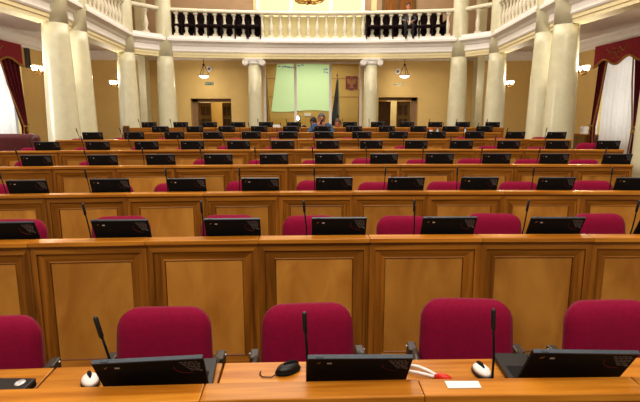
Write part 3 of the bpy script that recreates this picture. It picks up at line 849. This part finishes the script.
# upper window and upper door
ux0, ux1 = at_y(258, 3, YB).x, at_y(363, 3, YB).x; uz = at_y(313, 8, YB).z - .4
m = MB()
for x in (ux0, at_y(291, 3, YB).x, at_y(331, 3, YB).x, ux1): m.box(x - .07, x + .07, YB - .08, YB - .001, uz, uz + 2.4)
m.box(ux0, ux1, YB - .08, YB - .001, uz - .1, uz + .08); m.box(ux0, ux1, YB - .08, YB - .001, uz + 2.3, uz + 2.4)
w = struct(m.build('window_4', M['white']))
m = MB(); m.box(ux0 + .07, ux1 - .07, YB - .03, YB - .002, uz + .08, uz + 2.3); m.build('pane', M['glow_win'], w)
dx0, dx1 = at_y(382, 3, YB).x, at_y(416, 3, YB).x
m = MB(); m.box(dx0, dx1, YB - .06, YB - .001, ZBF, ZBF + 2.3); m.box(dx0 + .1, (dx0 + dx1) / 2 - .04, YB - .09, YB - .06, ZBF + .2, ZBF + 2.1, 1); m.box((dx0 + dx1) / 2 + .04, dx1 - .1, YB - .09, YB - .06, ZBF + .2, ZBF + 2.1, 1)
struct(m.build('door_3', [M['door_wood'], M['wood_z']]))
# white pilaster strips on the upper wall
m = MB()
for px in (361, 366): 
    x = at_y(px, 4, YB).x; 
for px in (374, 256): x = at_y(px, 4, YB).x; m.box(x - .1, x + .1, YB - .04, YB - .001, ZBF, ZTOP)
struct(m.build('trim_30', M['pale']))

# chandelier
YCH = 15.0; a = at_y(309, -.5, YCH)
t = thing('chandelier', 'gilded ring chandelier hanging at top centre above the balustrade', 'chandelier', (a.x, YCH, a.z))
m = MB(); m.tube([(.46 * math.cos(2 * PI * i / 32), .46 * math.sin(2 * PI * i / 32), .05) for i in range(33)], .03, 8)
m.tube([(.40 * math.cos(2 * PI * i / 32), .40 * math.sin(2 * PI * i / 32), -.03) for i in range(33)], .018, 8); m.build('ring', M['gold'], t)
for i in range(8):
    b = 2 * PI * i / 8 + .2; cb, sb = math.cos(b), math.sin(b)
    m = MB(); m.tube([(0, 0, -.02), (.2 * cb, .2 * sb, -.1), (.38 * cb, .38 * sb, -.06), (.48 * cb, .48 * sb, .03), (.48 * cb, .48 * sb, .1)], .016, 6); m.lathe([(.0, .08), (.05, .1), (.05, .11)], 10, c=(.48 * cb, .48 * sb, 0)); m.build('arm', M['gold'], t)
    m = MB(); m.lathe([(.018, .11), (.018, .2), (.026, .23), (.002, .29)], 8, c=(.48 * cb, .48 * sb, 0)); m.build('candle_lamp', M['bowl'], t)
m = MB(); m.lathe([(.01, -.14), (.05, -.1), (.07, -.03), (.03, .05), (.03, .3)], 14); m.tube([(0, 0, .3), (0, 0, ZTOP - a.z)], .015, 8); m.build('stem', M['gold'], t)

# sconces on the outer side of columns
def sconce(P_, s, z, label):
    r = .30; x = s * (P_[0] + r + .02)
    t = thing('wall_sconce', label, 'lamp', (x, P_[1] - .05, z), 0 if s > 0 else PI, 'column sconces')
    m = MB(); m.lathe([(.001, -.02), (.05, -.015), (.06, 0), (.06, .012)], 16); o = m.build('backplate', M['brass'], t); o.rotation_euler = (0, -PI / 2, 0)
    for k, (dx, dy) in enumerate(((.10, -.14), (.20, 0), (.10, .14))):
        m = MB(); m.tube([(0, 0, 0), (dx * .5, dy * .6, -.07), (dx, dy, -.05), (dx, dy, .01)], .011, 6); m.lathe([(.01, .0), (.04, .01), (.04, .02)], 10, c=(dx, dy, 0)); m.build('arm', M['brass'], t)
        m = MB(); m.lathe([(.028, .021), (.05, .06), (.056, .10), (.066, .125), (.05, .12), (.02, .04)], 14, c=(dx, dy, 0)); m.build('shade', M['bulb'], t)
    L = bpy.data.lights.new('sconce_light', 'POINT'); L.energy = 40; L.color = (1, .9, .76); L.shadow_soft_size = .08
    lo = bpy.data.objects.new('sconce_light', L); COL.objects.link(lo); lo.location = (x + s * .22, P_[1] - .1, z + .25)
for s, side in ((-1, 'left'), (1, 'right')):
    a = at_y(35 if s < 0 else 584, 72, A_[1]); sconce((A_[0], A_[1]), s, a.z, 'lit brass sconce on the outer side of the nearer %s columns' % side)
    a = at_y(110 if s < 0 else 509, 85, C_[1]); sconce((C_[0], C_[1]), s, a.z, 'lit brass sconce on the farther %s column under the balcony' % side)
# pendant bowls
for px, side in ((204, 'left'), (404.5, 'right')):
    yy = 18.75; a = at_y(px, 75.5, yy)
    t = thing('pendant_lamp', 'white glass bowl pendant on dark rods above the %s doorway' % side, 'lamp', (a.x, yy, a.z), 0, 'bowl pendants')
    m = MB(); m.lathe([(.004, -.10), (.09, -.085), (.16, -.05), (.2, 0), (.19, 0), (.15, -.04)], 24); m.build('glass_bowl', M['bowl'], t)
    m = MB(); m.tube([(.202 * math.cos(2 * PI * i / 24), .202 * math.sin(2 * PI * i / 24), .005) for i in range(25)], .014, 6); m.lathe([(.002, -.13), (.02, -.12), (.02, -.1)], 8); m.build('rim', M['bronze'], t)
    m = MB(); 
    for k_ in range(3): b = 2 * PI * k_ / 3 - PI / 2; m.tube([(.2 * math.cos(b), .2 * math.sin(b), .01), (.03 * math.cos(b), .03 * math.sin(b), .38)], .01, 6)
    m.lathe([(.02, .34), (.045, .37), (.045, .4), (.02, .43)], 12); m.tube([(0, 0, .42), (0, 0, ZC - a.z - .03)], .012, 8); m.lathe([(.07, ZC - a.z - .04), (.07, ZC - a.z - .002)], 16); m.build('rods', M['bronze'], t)
    L = bpy.data.lights.new('pendant_light', 'POINT'); L.energy = 12; L.color = (1, .9, .78); L.shadow_soft_size = .15
    lo = bpy.data.objects.new('pendant_light', L); COL.objects.link(lo); lo.location = (a.x, yy, a.z - .25)
# round wall speakers and exit signs
for px, py, side in ((209.3, 69, 'left'), (397.6, 71.5, 'right')):
    a = at_y(px, py, YB); t = thing('wall_speaker', 'round white wall speaker behind the %s pendant' % side, 'speaker', (a.x, YB - .001, a.z), 0, 'round wall speakers')
    m = MB(); m.lathe([(.11, 0), (.11, .05), (.085, .06)], 24); o = m.build('housing', M['white'], t); o.rotation_euler = (PI / 2, 0, 0)
    m = MB(); m.lathe([(.06, .0605), (.05, .064), (.01, .066)], 20); o = m.build('grille', M['steel'], t); o.rotation_euler = (PI / 2, 0, 0)
def text_mesh(name, body, size, mt, parent, loc):
    cu = bpy.data.curves.new(name, 'FONT'); cu.body = body; cu.size = size; cu.align_x = 'CENTER'; cu.align_y = 'CENTER'; cu.extrude = .004
    ob = bpy.data.objects.new(name, cu); COL.objects.link(ob)
    dg = bpy.context.evaluated_depsgraph_get(); me = bpy.data.meshes.new_from_object(ob.evaluated_get(dg))
    COL.objects.unlink(ob); bpy.data.objects.remove(ob)
    o = bpy.data.objects.new(name, me); COL.objects.link(o); me.materials.clear(); me.materials.append(mt)
    o.parent = parent; o.location = loc; o.rotation_euler = (PI / 2, 0, 0); return o
for px, py, side in ((209.5, 83.7, 'left'), (398.5, 84.6, 'right')):
    a = at_y(px, py, YB); t = thing('exit_sign', 'small green exit sign on the wall above the %s doorway' % side, 'sign', (a.x, YB - .001, a.z))
    m = MB(); m.box(-.17, .17, -.02, 0, -.055, .055); m.build('panel', M['green'] if side == 'left' else M['cream'], t)
    text_mesh('lettering', '\u0412\u042b\u0425\u041e\u0414', .10, M['flag_white'] if side == 'left' else M['green'], t, (0, -.024, 0))

# ------------------------------------------------------------------ curtains
def drape_pts(m, s, ytop0, ytop1, ybot0, ybot1, z0, z1, depth, folds, mi=0, x=None):
    n = folds * 8; rows = 10; vs = []
    for j in range(rows + 1):
        t_ = j / rows; z = z1 + (z0 - z1) * t_
        for i in range(n + 1):
            u = i / n; y = (ytop0 + (ytop1 - ytop0) * u) * (1 - t_) + (ybot0 + (ybot1 - ybot0) * u) * t_
            vs.append((x + depth * math.sin(u * folds * 2 * PI) , y, z))
    m.add(vs, [(j * (n + 1) + i, j * (n + 1) + i + 1, (j + 1) * (n + 1) + i + 1, (j + 1) * (n + 1) + i) for j in range(rows) for i in range(n)], mi, True)
def window_dressing(s, far, near, side):
    xw = s * WX; zt = ZC - .34
    # sheer
    m = MB(); drape_pts(m, s, near, far - .12, near, far - .12, .42, zt - .15, .05, 9, x=s * (WX - .16))
    o = m.build('sheer_curtain', M['sheer']); tag(o, 'translucent white sheer curtain over the %s window' % side, 'curtain')
    for nm, ya, yb, tie in (('far', far + .02, far - (1.0 if s < 0 else .5), far + .14), ('near', near - .15, near + .40, near - .12)):
        if nm == 'near': 
            if s < 0: continue
        t = thing('velvet_drape', 'tied back dark red velvet drape on the %s side of the %s window' % (nm, side), 'curtain', (0, 0, 0), 0, 'velvet drapes')
        zti = 1.35; dr = -1 if nm == 'far' else 1
        t.location = (s * (WX - .3), tie, zti)
        m = MB(); drape_pts(m, s, ya - tie, yb - tie, .02, dr * .20, 0, zt - .05 - zti, .04, 4, x=0); drape_pts(m, s, .02, dr * .20, .05, dr * .30, .35 - zti, 0, .035, 4, x=0)
        o = m.build('cloth', M['velvet'], t); sd = o.modifiers.new('thick', 'SOLIDIFY'); sd.thickness = .02
        m = MB(); m.tube([(-s * .05, yb - tie, zt - .05 - zti), (-s * .06, (yb - tie) * .62 + dr * .2 * .4, (zt - zti) * .5), (-s * .06, dr * .21, .05), (-s * .06, dr * .2, 0), (-s * .06, dr * .31, .35 - zti)], .022, 6); m.build('gold_fringe', M['goldflat'], t)
        m = MB(); m.tube([(-s * .07, .03, .06), (-s * .09, dr * .1, 0), (-s * .07, dr * .22, .05)], .025, 8); m.ball((-s * .09, dr * .1, -.1), .04, 8, sc=(1, 1, 1.8)); m.build('tieback', M['gold'], t)
    # pelmet
    t = thing('pelmet', 'scalloped crimson pelmet with gold fringe above the %s window' % side, 'pelmet', (s * (WX - .40), (near + far) / 2, zt - .02), 0)
    hw = (far - near) / 2 + .10; m = MB(); vs = []; n = 32
    def drop(u): return .42 + .22 * math.cos(u * PI) ** 2 * 0 + .20 * (1 - abs(math.sin(u * PI * 1.0))) * 0 + .30 * abs(u) ** 0 * (0.5 + .5 * math.cos(u * 2 * PI)) * .6
    lo = []
    for i in range(n + 1):
        u = -1 + 2 * i / n; y = u * hw; lo.append((y, -drop(u)))
    for i in range(n):
        (ya, za), (yb, zb) = lo[i], lo[i + 1]
        m.hexa([(-.02, ya, za), (.02, ya, za), (-.02, yb, zb), (.02, yb, zb), (-.02, ya, 0), (.02, ya, 0), (-.02, yb, 0), (.02, yb, 0)])
    m.box(min(0, s * .38), max(0, s * .38), -hw, -hw + .03, -.5, 0); m.box(min(0, s * .38), max(0, s * .38), hw - .03, hw, -.5, 0)
    m.build('valance', M['velvet_red'], t)
    m = MB(); m.tube([(-s * .03, y, z - .015) for y, z in lo], .035, 6); m.build('gold_fringe', M['goldflat'], t)
    m = MB()
    for q in (-1, 1):
        m.tube([(-s * .03, q * (.05 + .06 * k_ + .02 * math.sin(k_ * 2)), -.22 + .07 * math.sin(k_ * 1.1)) for k_ in range(8)], .014, 6)
        m.tube([(-s * .03, q * (.12 + .09 * math.cos(k_ * .7)), -.36 + .09 * math.sin(k_ * .7)) for k_ in range(9)], .012, 6)
    m.build('embroidery', M['goldflat'], t)
window_dressing(-1, at_x(17, 65, -WX + .3).y, at_x(17, 65, -WX + .3).y - 2.6, 'left')
window_dressing(1, at_x(598, 80, WX - .3).y, at_x(639, 80, WX - .3).y - .1, 'right')
# wooden wall cabinet with a white box at the right wall
a = at_x(583, 134, WX - .3)
t = thing('wall_cabinet', 'low wooden cabinet against the right wall beside the drape', 'cabinet', (WX - .25, a.y, zfl(a.y)))
hh = a.z - zfl(a.y)
m = MB(); m.box(-.2, .24, -.45, .45, .05, hh - .03); m.build('carcass', M['wood_z'], t); m = MB(); m.box(-.22, .245, -.47, .47, hh - .029, hh); m.build('top', M['wood_x'], t)
m = MB(); m.box(-.225, -.202, -.43, -.01, .1, hh - .06); m.box(-.225, -.202, .01, .43, .1, hh - .06); m.build('door', M['door_wood'], t)
t2 = thing('white_box', 'small white box standing on the wooden cabinet at right', 'box', (WX - .3, a.y - .05, a.z + .001))
m = MB(); m.box(-.08, .08, -.1, .1, 0, .24); m.build('casing', M['paper'], t2, bevel=.01); m = MB(); m.box(-.09, -.081, -.06, .06, .08, .18); m.build('front_plate', M['silver'], t2)
# dark strip speaker on left wall
a = at_x(29, 58, -WX + .1)
t = thing('column_speaker', 'slim dark grey column speaker high on the left wall', 'speaker', (-WX + .06, a.y, a.z))
m = MB(); m.box(-.055, .05, -.07, .07, -.3, .3); m.build('case', M['grey'], t, bevel=.01); m = MB(); m.box(.0505, .056, -.055, .055, -.27, .27); m.build('grille', M['black'], t)
# leather sofa at far left
a = at_y(34, 140, 9.3)
sx1 = a.x; zt_ = at_y(15, 134.2, 9.3).z; z0 = zfl(9.0)
t = thing('leather_sofa', 'dark red leather sofa at far left by the window drape', 'sofa', (sx1 - .85, 9.3, z0), .0)
hh = zt_ - z0
def rbox(name, x0, x1, y0, y1, za, zb, par, bev=.06):
    m = MB(); m.box(x0, x1, y0, y1, za, zb); o = m.build(name, M['leather'], par, bevel=bev); o.modifiers['bevel'].segments = 5
    for p_ in o.data.polygons: p_.use_smooth = True
    return o
rbox('backrest', -.85, .85, .05, .30, .15, hh, t, .10); rbox('base', -.82, .82, -.55, .04, .08, .30, t, .03)
rbox('seat_cushion', -.66, -.005, -.56, .04, .305, .46, t, .05); rbox('seat_cushion', .005, .66, -.56, .04, .305, .46, t, .05)
rbox('armrest', -.86, -.67, -.58, .04, .1, .62, t, .05); rbox('armrest', .67, .86, -.58, .04, .1, .62, t, .05)
for sx in (-.78, .78):
    for sy in (-.5, .2):
        m = MB(); m.lathe([(.02, 0), (.03, .09)], 10, c=(sx, sy, 0)); m.build('foot', M['dark_wood'], t)

# ------------------------------------------------------------------ people
def eval_mesh(o):
    dg = bpy.context.evaluated_depsgraph_get(); dg.update(); return bpy.data.meshes.new_from_object(o.evaluated_get(dg))
def skin_mesh(verts, edges, radii, root=0, sub=2):
    me = bpy.data.meshes.new('tmp'); me.from_pydata(verts, edges, []); o = bpy.data.objects.new('tmp', me); COL.objects.link(o)
    sk = o.modifiers.new('s', 'SKIN'); sk.use_smooth_shade = True
    for i, r in enumerate(radii):
        d = me.skin_vertices[0].data[i]; d.radius = (r, r) if not isinstance(r, tuple) else r; d.use_root = (i == root)
    if sub: s_ = o.modifiers.new('d', 'SUBSURF'); s_.levels = sub; s_.render_levels = sub
    r = eval_mesh(o); COL.objects.unlink(o); bpy.data.objects.remove(o); return r
def head_mb(sc=1.0):
    m = MB(); n, rws = 28, 22; vs = []; fs = []
    for i in range(rws + 1):
        ph = PI * i / rws
        for k_ in range(n):
            t_ = 2 * PI * k_ / n
            x = .076 * math.sin(ph) * math.sin(t_); y = -.096 * math.sin(ph) * math.cos(t_); z = .118 * math.cos(ph)
            if z < 0:
                q = -z / .118; x *= 1 - .24 * q * q; y = y * (1 - .12 * q) - .010 * q
            fr = max(0, -y / .096)
            y -= .020 * math.exp(-((x / .013) ** 2 + ((z + .020) / .024) ** 2)) * fr           # nose
            y += .011 * (math.exp(-(((x - .032) / .018) ** 2 + ((z - .008) / .014) ** 2)) + math.exp(-(((x + .032) / .018) ** 2 + ((z - .008) / .014) ** 2))) * fr   # sockets
            y -= .005 * math.exp(-((z - .032) / .012) ** 2) * fr                                  # brow
            y -= .006 * math.exp(-((x / .026) ** 2 + ((z + .060) / .010) ** 2)) * fr               # lips
            y -= .010 * math.exp(-((x / .024) ** 2 + ((z + .098) / .018) ** 2)) * fr               # chin
            vs.append((x * sc, y * sc, z * sc))
    for i in range(rws):
        for k_ in range(n):
            a = i * n + k_; b = i * n + (k_ + 1) % n; fs.append((a, b, b + n, a + n))
    m.add(vs, fs, 0, True)
    for s in (-1, 1): m.ball((s * .078 * sc, .008 * sc, -.008 * sc), .024 * sc, 10, 0, (.45, .8, 1.3))
    return m
def rigid(me, mx): me.transform(mx); return me
def person(name_label, root, rz, P, cloth, legs, skin, hair, hair_kind, hand_c, head_c, head_rot, prop=None, group=None):
    t = thing('person', name_label, 'person', root, rz, group)
    vs = [Vector(v) for v in P['v']]
    bm = bmesh.new()
    for ch in P['chains']:
        me = skin_mesh([tuple(vs[q]) for q in ch], [(q, q + 1) for q in range(len(ch) - 1)], [P['r'][q] for q in ch]); bm.from_mesh(me)
    HM = Matrix.Translation(head_c) @ Matrix.Rotation(head_rot[2], 4, 'Z') @ Matrix.Rotation(head_rot[0], 4, 'X') @ Matrix.Rotation(head_rot[1], 4, 'Y')
    hm = head_mb(); tmp = hm.mesh('h', skin); tmp.transform(HM); bm.from_mesh(tmp)
    # hands: palm and five separate fingers
    for hc in hand_c:
        w_, dirv, nrm, curl, side = hc; w_ = Vector(w_); d = Vector(dirv).normalized(); nr = Vector(nrm); nr = (nr - d * nr.dot(d)).normalized(); sd = d.cross(nr).normalized() * side
        v = [w_, w_ + d * .045, w_ + d * .085]; e = [(0, 1), (1, 2)]; r = [(.024, .018), (.036, .016), (.036, .014)]
        hv = skin_mesh([tuple(q) for q in v], e, r, 0, 1); bm.from_mesh(hv)
        for k_, (o_, ln) in enumerate(((-.030, .070), (-.010, .080), (.011, .074), (.031, .058))):
            p0 = w_ + d * .078 + sd * o_; pts = [p0]; ang = curl * .3; L = (ln * .45, ln * .32, ln * .25)
            for l_ in L:
                dd = d * math.cos(ang) + nr * math.sin(ang); pts.append(pts[-1] + dd * l_); ang += curl * (.9 + .1 * k_)
            fm = skin_mesh([tuple(q) for q in pts], [(0, 1), (1, 2), (2, 3)], [.010, .0095, .0088, .0075], 0, 1); bm.from_mesh(fm)
        p0 = w_ + d * .03 - sd * .03; p1 = p0 + (d * .5 - sd * .7 + nr * .4).normalized() * .035; p2 = p1 + (d * .8 - sd * .1 + nr * .5).normalized() * .03
        fm = skin_mesh([tuple(p0), tuple(p1), tuple(p2)], [(0, 1), (1, 2)], [.013, .011, .009], 0, 1); bm.from_mesh(fm)
    me2 = bpy.data.meshes.new('b'); bm.to_mesh(me2); bm.free()
    o = bpy.data.objects.new('tmpb', me2); COL.objects.link(o)
    rm = o.modifiers.new('r', 'REMESH'); rm.mode = 'VOXEL'; rm.voxel_size = .0065; rm.use_smooth_shade = True
    sm = o.modifiers.new('sm', 'SMOOTH'); sm.iterations = 2; sm.factor = .4
    body = eval_mesh(o); COL.objects.unlink(o); bpy.data.objects.remove(o)
    body.materials.clear()
    for mt in (cloth, skin, legs, M['flag_white']): body.materials.append(mt)
    hi = HM.inverted()
    wr = [(Vector(h[0]), Vector(h[1]).normalized()) for h in hand_c]
    nb = Vector(P['neck'])
    for p_ in body.polygons:
        c = p_.center; mi = 0
        if (hi @ c).z > -.125 and (hi @ c).length < .136: mi = 1
        elif c.z > nb.z + .015 and abs(c.x - nb.x) < .08: mi = 1
        elif any((c - w_).dot(d_) > -.005 and (c - w_).length < .2 and (c - w_ - d_ * (c - w_).dot(d_)).length < .075 for w_, d_ in wr): mi = 1
        elif c.z < P['belt']: mi = 2
        p_.material_index = mi; p_.use_smooth = True
    b = bpy.data.objects.new('body', body); COL.objects.link(b); b.parent = t
    # hair
    if hair_kind:
        m = MB(); n, rws = 28, 14; vs = []; fs = []
        for i in range(rws + 1):
            ph = PI * .66 * i / rws
            for k_ in range(n):
                t_ = 2 * PI * k_ / n; fr = math.cos(t_)
                lim = ph * (1 - (.52 if hair_kind == 'short' else .42) * (max(0, fr + .35) / 1.35) ** .8) if hair_kind != 'fringe' else ph
                g = 1.06 + .03 * math.sin(k_ * 3.1 + i * 1.7)
                if hair_kind == 'fringe': lim = PI * .38 + (PI * .24) * i / rws if fr < .35 else PI * .40 + .02 * i / rws; g = 1.05
                vs.append((.078 * g * math.sin(lim) * math.sin(t_), -.098 * g * math.sin(lim) * math.cos(t_), .120 * g * math.cos(lim)))
        for i in range(rws):
            for k_ in range(n):
                a = i * n + k_; b_ = i * n + (k_ + 1) % n; fs.append((a, b_, b_ + n, a + n))
        m.add(vs, fs, 0, True); me_ = m.mesh('hair', hair); me_.transform(HM)
        h_ = bpy.data.objects.new('hair', me_); COL.objects.link(h_); h_.parent = t
        sd_ = h_.modifiers.new('t', 'SOLIDIFY'); sd_.thickness = .006
    for s in (-1, 1):
        m = MB(); m.ball((s * .031, -.083, .008), .011, 8); me_ = m.mesh('eye', M['eye']); me_.transform(HM)
        e_ = bpy.data.objects.new('eye', me_); COL.objects.link(e_); e_.parent = t
        m = MB(); m.tube([(s * .016, -.094, .026), (s * .032, -.095, .031), (s * .05, -.083, .026)], .005, 6); me_ = m.mesh('eyebrow', hair); me_.transform(HM)
        e_ = bpy.data.objects.new('eyebrow', me_); COL.objects.link(e_); e_.parent = t
    return t
def seated_pose(lean, arms, sh_w=.19, head=None):
    # local frame: -y is forward (towards the camera), z=0 floor, pelvis at origin in plan
    ch = (0, -lean, .98); nk = (0, -lean - .03, 1.10); hd = head
    v = [(0, .02, .46), (0, -lean * .35, .66), (0, -lean * .75, .84), (0, -lean, .96), (0, -lean - .01, 1.05), (0, -lean - .03, 1.10), (hd[0], hd[1] + .02, hd[2] - .04)]
    r = [(.17, .12), (.16, .11), (.18, .115), (.19, .105), (.11, .075), .060, .052]
    chains = [[0, 1, 2, 3, 4, 5, 6]]
    for s in (-1, 1):
        i = len(v); el, wr = arms[s]
        sh = (s * (sh_w - .02), -lean, 1.0); md = tuple((sh[q] + el[q]) / 2 for q in range(3)); fm = tuple((wr[q] + el[q]) / 2 for q in range(3))
        v += [(s * .06, -lean, .99), sh, md, el, fm, wr]; r += [.07, .076, .062, .052, .046, .034]; chains.append(list(range(i, i + 6)))
        j = len(v); v += [(s * .07, .04, .48), (s * .10, -.12, .50), (s * .12, -.30, .505), (s * .13, -.42, .48), (s * .13, -.42, .28), (s * .13, -.40, .08), (s * .13, -.48, .045), (s * .13, -.58, .04)]
        r += [.10, .10, .080, .068, .056, .042, .042, .034]; chains.append(list(range(j, j + 8)))
    return dict(v=v, r=r, chains=chains, neck=nk, belt=.56)
# man in blue jacket, row seven
n = 6; off = .66; X = onrow(n, 321.5, off, py=120); Y = yrow(n, X) + off; z0 = tier(n)
hc = at_y(321.5, 118.6, Y - .30); hl = (hc.x - X, hc.y - Y, hc.z - z0)
arms = {-1: ((-.30, -.36, .80), (-.075, -.43, 1.035)), 1: ((.27, -.36, .80), (.06, -.43, 1.03))}
dzm = hl[2] - 1.24
arms = {-1: ((-.29, -.37, .815), (-.10, -.44, hl[2] - .155)), 1: ((.25, -.37, .80), (.075, -.45, hl[2] - .155))}
Pm = seated_pose(.26, arms, head=hl)
hands = [((-.10, -.44, hl[2] - .155), (.55, -.05, .75), (.3, .3, -.5), 1.0, 1), ((.075, -.45, hl[2] - .155), (-.55, -.05, .7), (-.3, .3, -.5), 1.0, -1)]
person('grey haired man in blue jacket leaning on seventh row, hands at his mouth', (X, Y, z0), 0, Pm, M['jacket'], M['darkcloth'], M['skin'], M['hair_grey'], 'short', hands, hl, (.22, 0, .05))
ph = MB(); ph.box(-.02, .02, -.006, .006, -.055, .055); o = ph.build('phone', M['black'], None, bevel=.004); o.location = (X + hl[0] - .005, Y - .49, z0 + hl[2] - .065); o.rotation_euler = (.2, .5, 0)
tag(o, 'small black phone held in the grey haired man\'s hands', 'phone')
# two more people in row eight
def low_person(px, py, label, skin, hair, kind, cloth, tilt, yaw):
    n = 7; off = .68; X = onrow(n, px, off, py=122); Y = yrow(n, X) + off; z0 = tier(n)
    hc = at_y(px, py, Y - .36); hl = (hc.x - X, -.36, hc.z - z0)
    dz = hl[2] - 1.27
    arms = {-1: ((-.28, -.33, .80), (-.10, -.48, .79)), 1: ((.28, -.33, .80), (.12, -.48, .79))}
    Pm = seated_pose(.30, arms, head=hl)
    for i, q in enumerate(Pm['v']):
        if 2 <= i <= 5 or (i > 6 and .985 < q[2] < 1.005): Pm['v'][i] = (q[0], q[1], q[2] + min(0, dz) * (.6 if i == 2 else 1))
    Pm['neck'] = (Pm['neck'][0], Pm['neck'][1], Pm['neck'][2] + min(0, dz))
    hands = [((-.10, -.48, .79), (.6, -.5, -.02), (0, 0, -1), .3, 1), ((.12, -.48, .79), (-.6, -.5, -.02), (0, 0, -1), .3, -1)]
    person(label, (X, Y, z0), 0, Pm, cloth, M['darkcloth'], skin, hair, kind, hands, hl, (tilt, 0, yaw))
low_person(313.5, 121.8, 'dark haired person in dark clothes half hidden behind the man in blue', M['skin'], M['hair_dark'], 'full', M['darkcloth'], .35, -.4)
low_person(338, 123.6, 'brown haired person bent low over the eighth row, right of the man in blue', M['skin_red'], M['hair_thin'], 'short', M['greycloth'], .30, -.3)
# person on the balcony
yy = 18.25; hc = at_y(408.5, 6.3, yy); zf = ZBF
hl = (0, -.12, hc.z - zf); k_ = hl[2] - 1.26
arms = {-1: ((-.27, -.12, .76 ), (-.12, -.34, .66)), 1: ((.27, -.12, .76), (.12, -.34, .66))}
Pm = seated_pose(.08, arms, head=hl)
Pm['v'] = [(x, y, z + (k_ if z > .9 else (k_ * .5 if z > .6 else 0))) for (x, y, z) in Pm['v']]; Pm['v'][6] = (hl[0], hl[1] + .02, hl[2] - .04)
Pm['neck'] = (0, -.11, 1.10 + k_)
hands = [((-.12, -.34, .66 + k_ * .5), (.4, -.8, -.1), (0, 0, -1), .4, 1), ((.12, -.34, .66 + k_ * .5), (-.4, -.8, -.1), (0, 0, -1), .4, -1)]
person('dark haired person in grey seated behind the right part of the balcony balustrade', (hc.x, yy + .12, zf), 0, Pm, M['greycloth'], M['darkcloth'], M['skin'], M['hair_dark'], 'short', hands, hl, (.1, 0, 0))

# ------------------------------------------------------------------ light
def area(name, loc, rot, sx, sy, e, c=(1, 1, 1)):
    L = bpy.data.lights.new(name, 'AREA'); L.shape = 'RECTANGLE'; L.size = sx; L.size_y = sy; L.energy = e; L.color = c
    o = bpy.data.objects.new(name, L); COL.objects.link(o); o.location = loc; o.rotation_euler = rot; return o
area('hall_ceiling_light', (0, 9.5, ZTOP - .15), (0, 0, 0), 7, 9, 700, (1, .95, .87))
area('hall_ceiling_light_back', (0, 16.2, ZTOP - .15), (0, 0, 0), 7, 4, 330, (1, .95, .87))
area('window_daylight_left', (-WX - .6, (wl0 + wl1) / 2, 2.4), (0, -PI / 2, 0), 2.4, 2.2, 66, (.92, .95, 1))
area('window_daylight_right', (WX + .6, (wr0 + wr1) / 2, 2.4), (0, PI / 2, 0), 2.4, 2.2, 36, (1, .93, .9))
area('window_daylight_left_near', (-WX + .3, 9.0, 2.4), (0, -PI / 2, 0), 2.4, 2.2, 160, (.92, .95, 1))
area('mirror_room_fill', ((GX0 + GX1) / 2, 21.6, ZC - .05), (0, 0, 0), 3, 2, 105, (1, .93, .78))  # added fill that brightens the mirrored scene behind the glass
area('corridor_light_left', (-4.5, 21.8, ZC - .05), (0, 0, 0), 2, 2, 110, (1, .9, .75))
area('corridor_light_right', (4.0, 21.8, ZC - .05), (0, 0, 0), 2, 2, 110, (1, .9, .75))
area('balcony_ceiling_light', (0, 18.6, 8.6), (0, 0, 0), 10, 1.2, 120, (1, .9, .78))
w = bpy.data.worlds.new('world'); S.world = w; w.use_nodes = True
w.node_tree.nodes['Background'].inputs[0].default_value = (1, .93, .84, 1); w.node_tree.nodes['Background'].inputs[1].default_value = .45
area('hall_front_fill', (0, 2.2, ZTOP - .2), (math.radians(42), 0, 0), 9, 3, 380, (1, .94, .84))  # added fill above the front rows, brightens the desk fronts
area('hall_front_panel_fill', (0, -2.6, 8.0), (math.radians(62), 0, 0), 10, 2.0, 620, (1, .94, .82))  # added fill behind the camera for the desk panels facing it
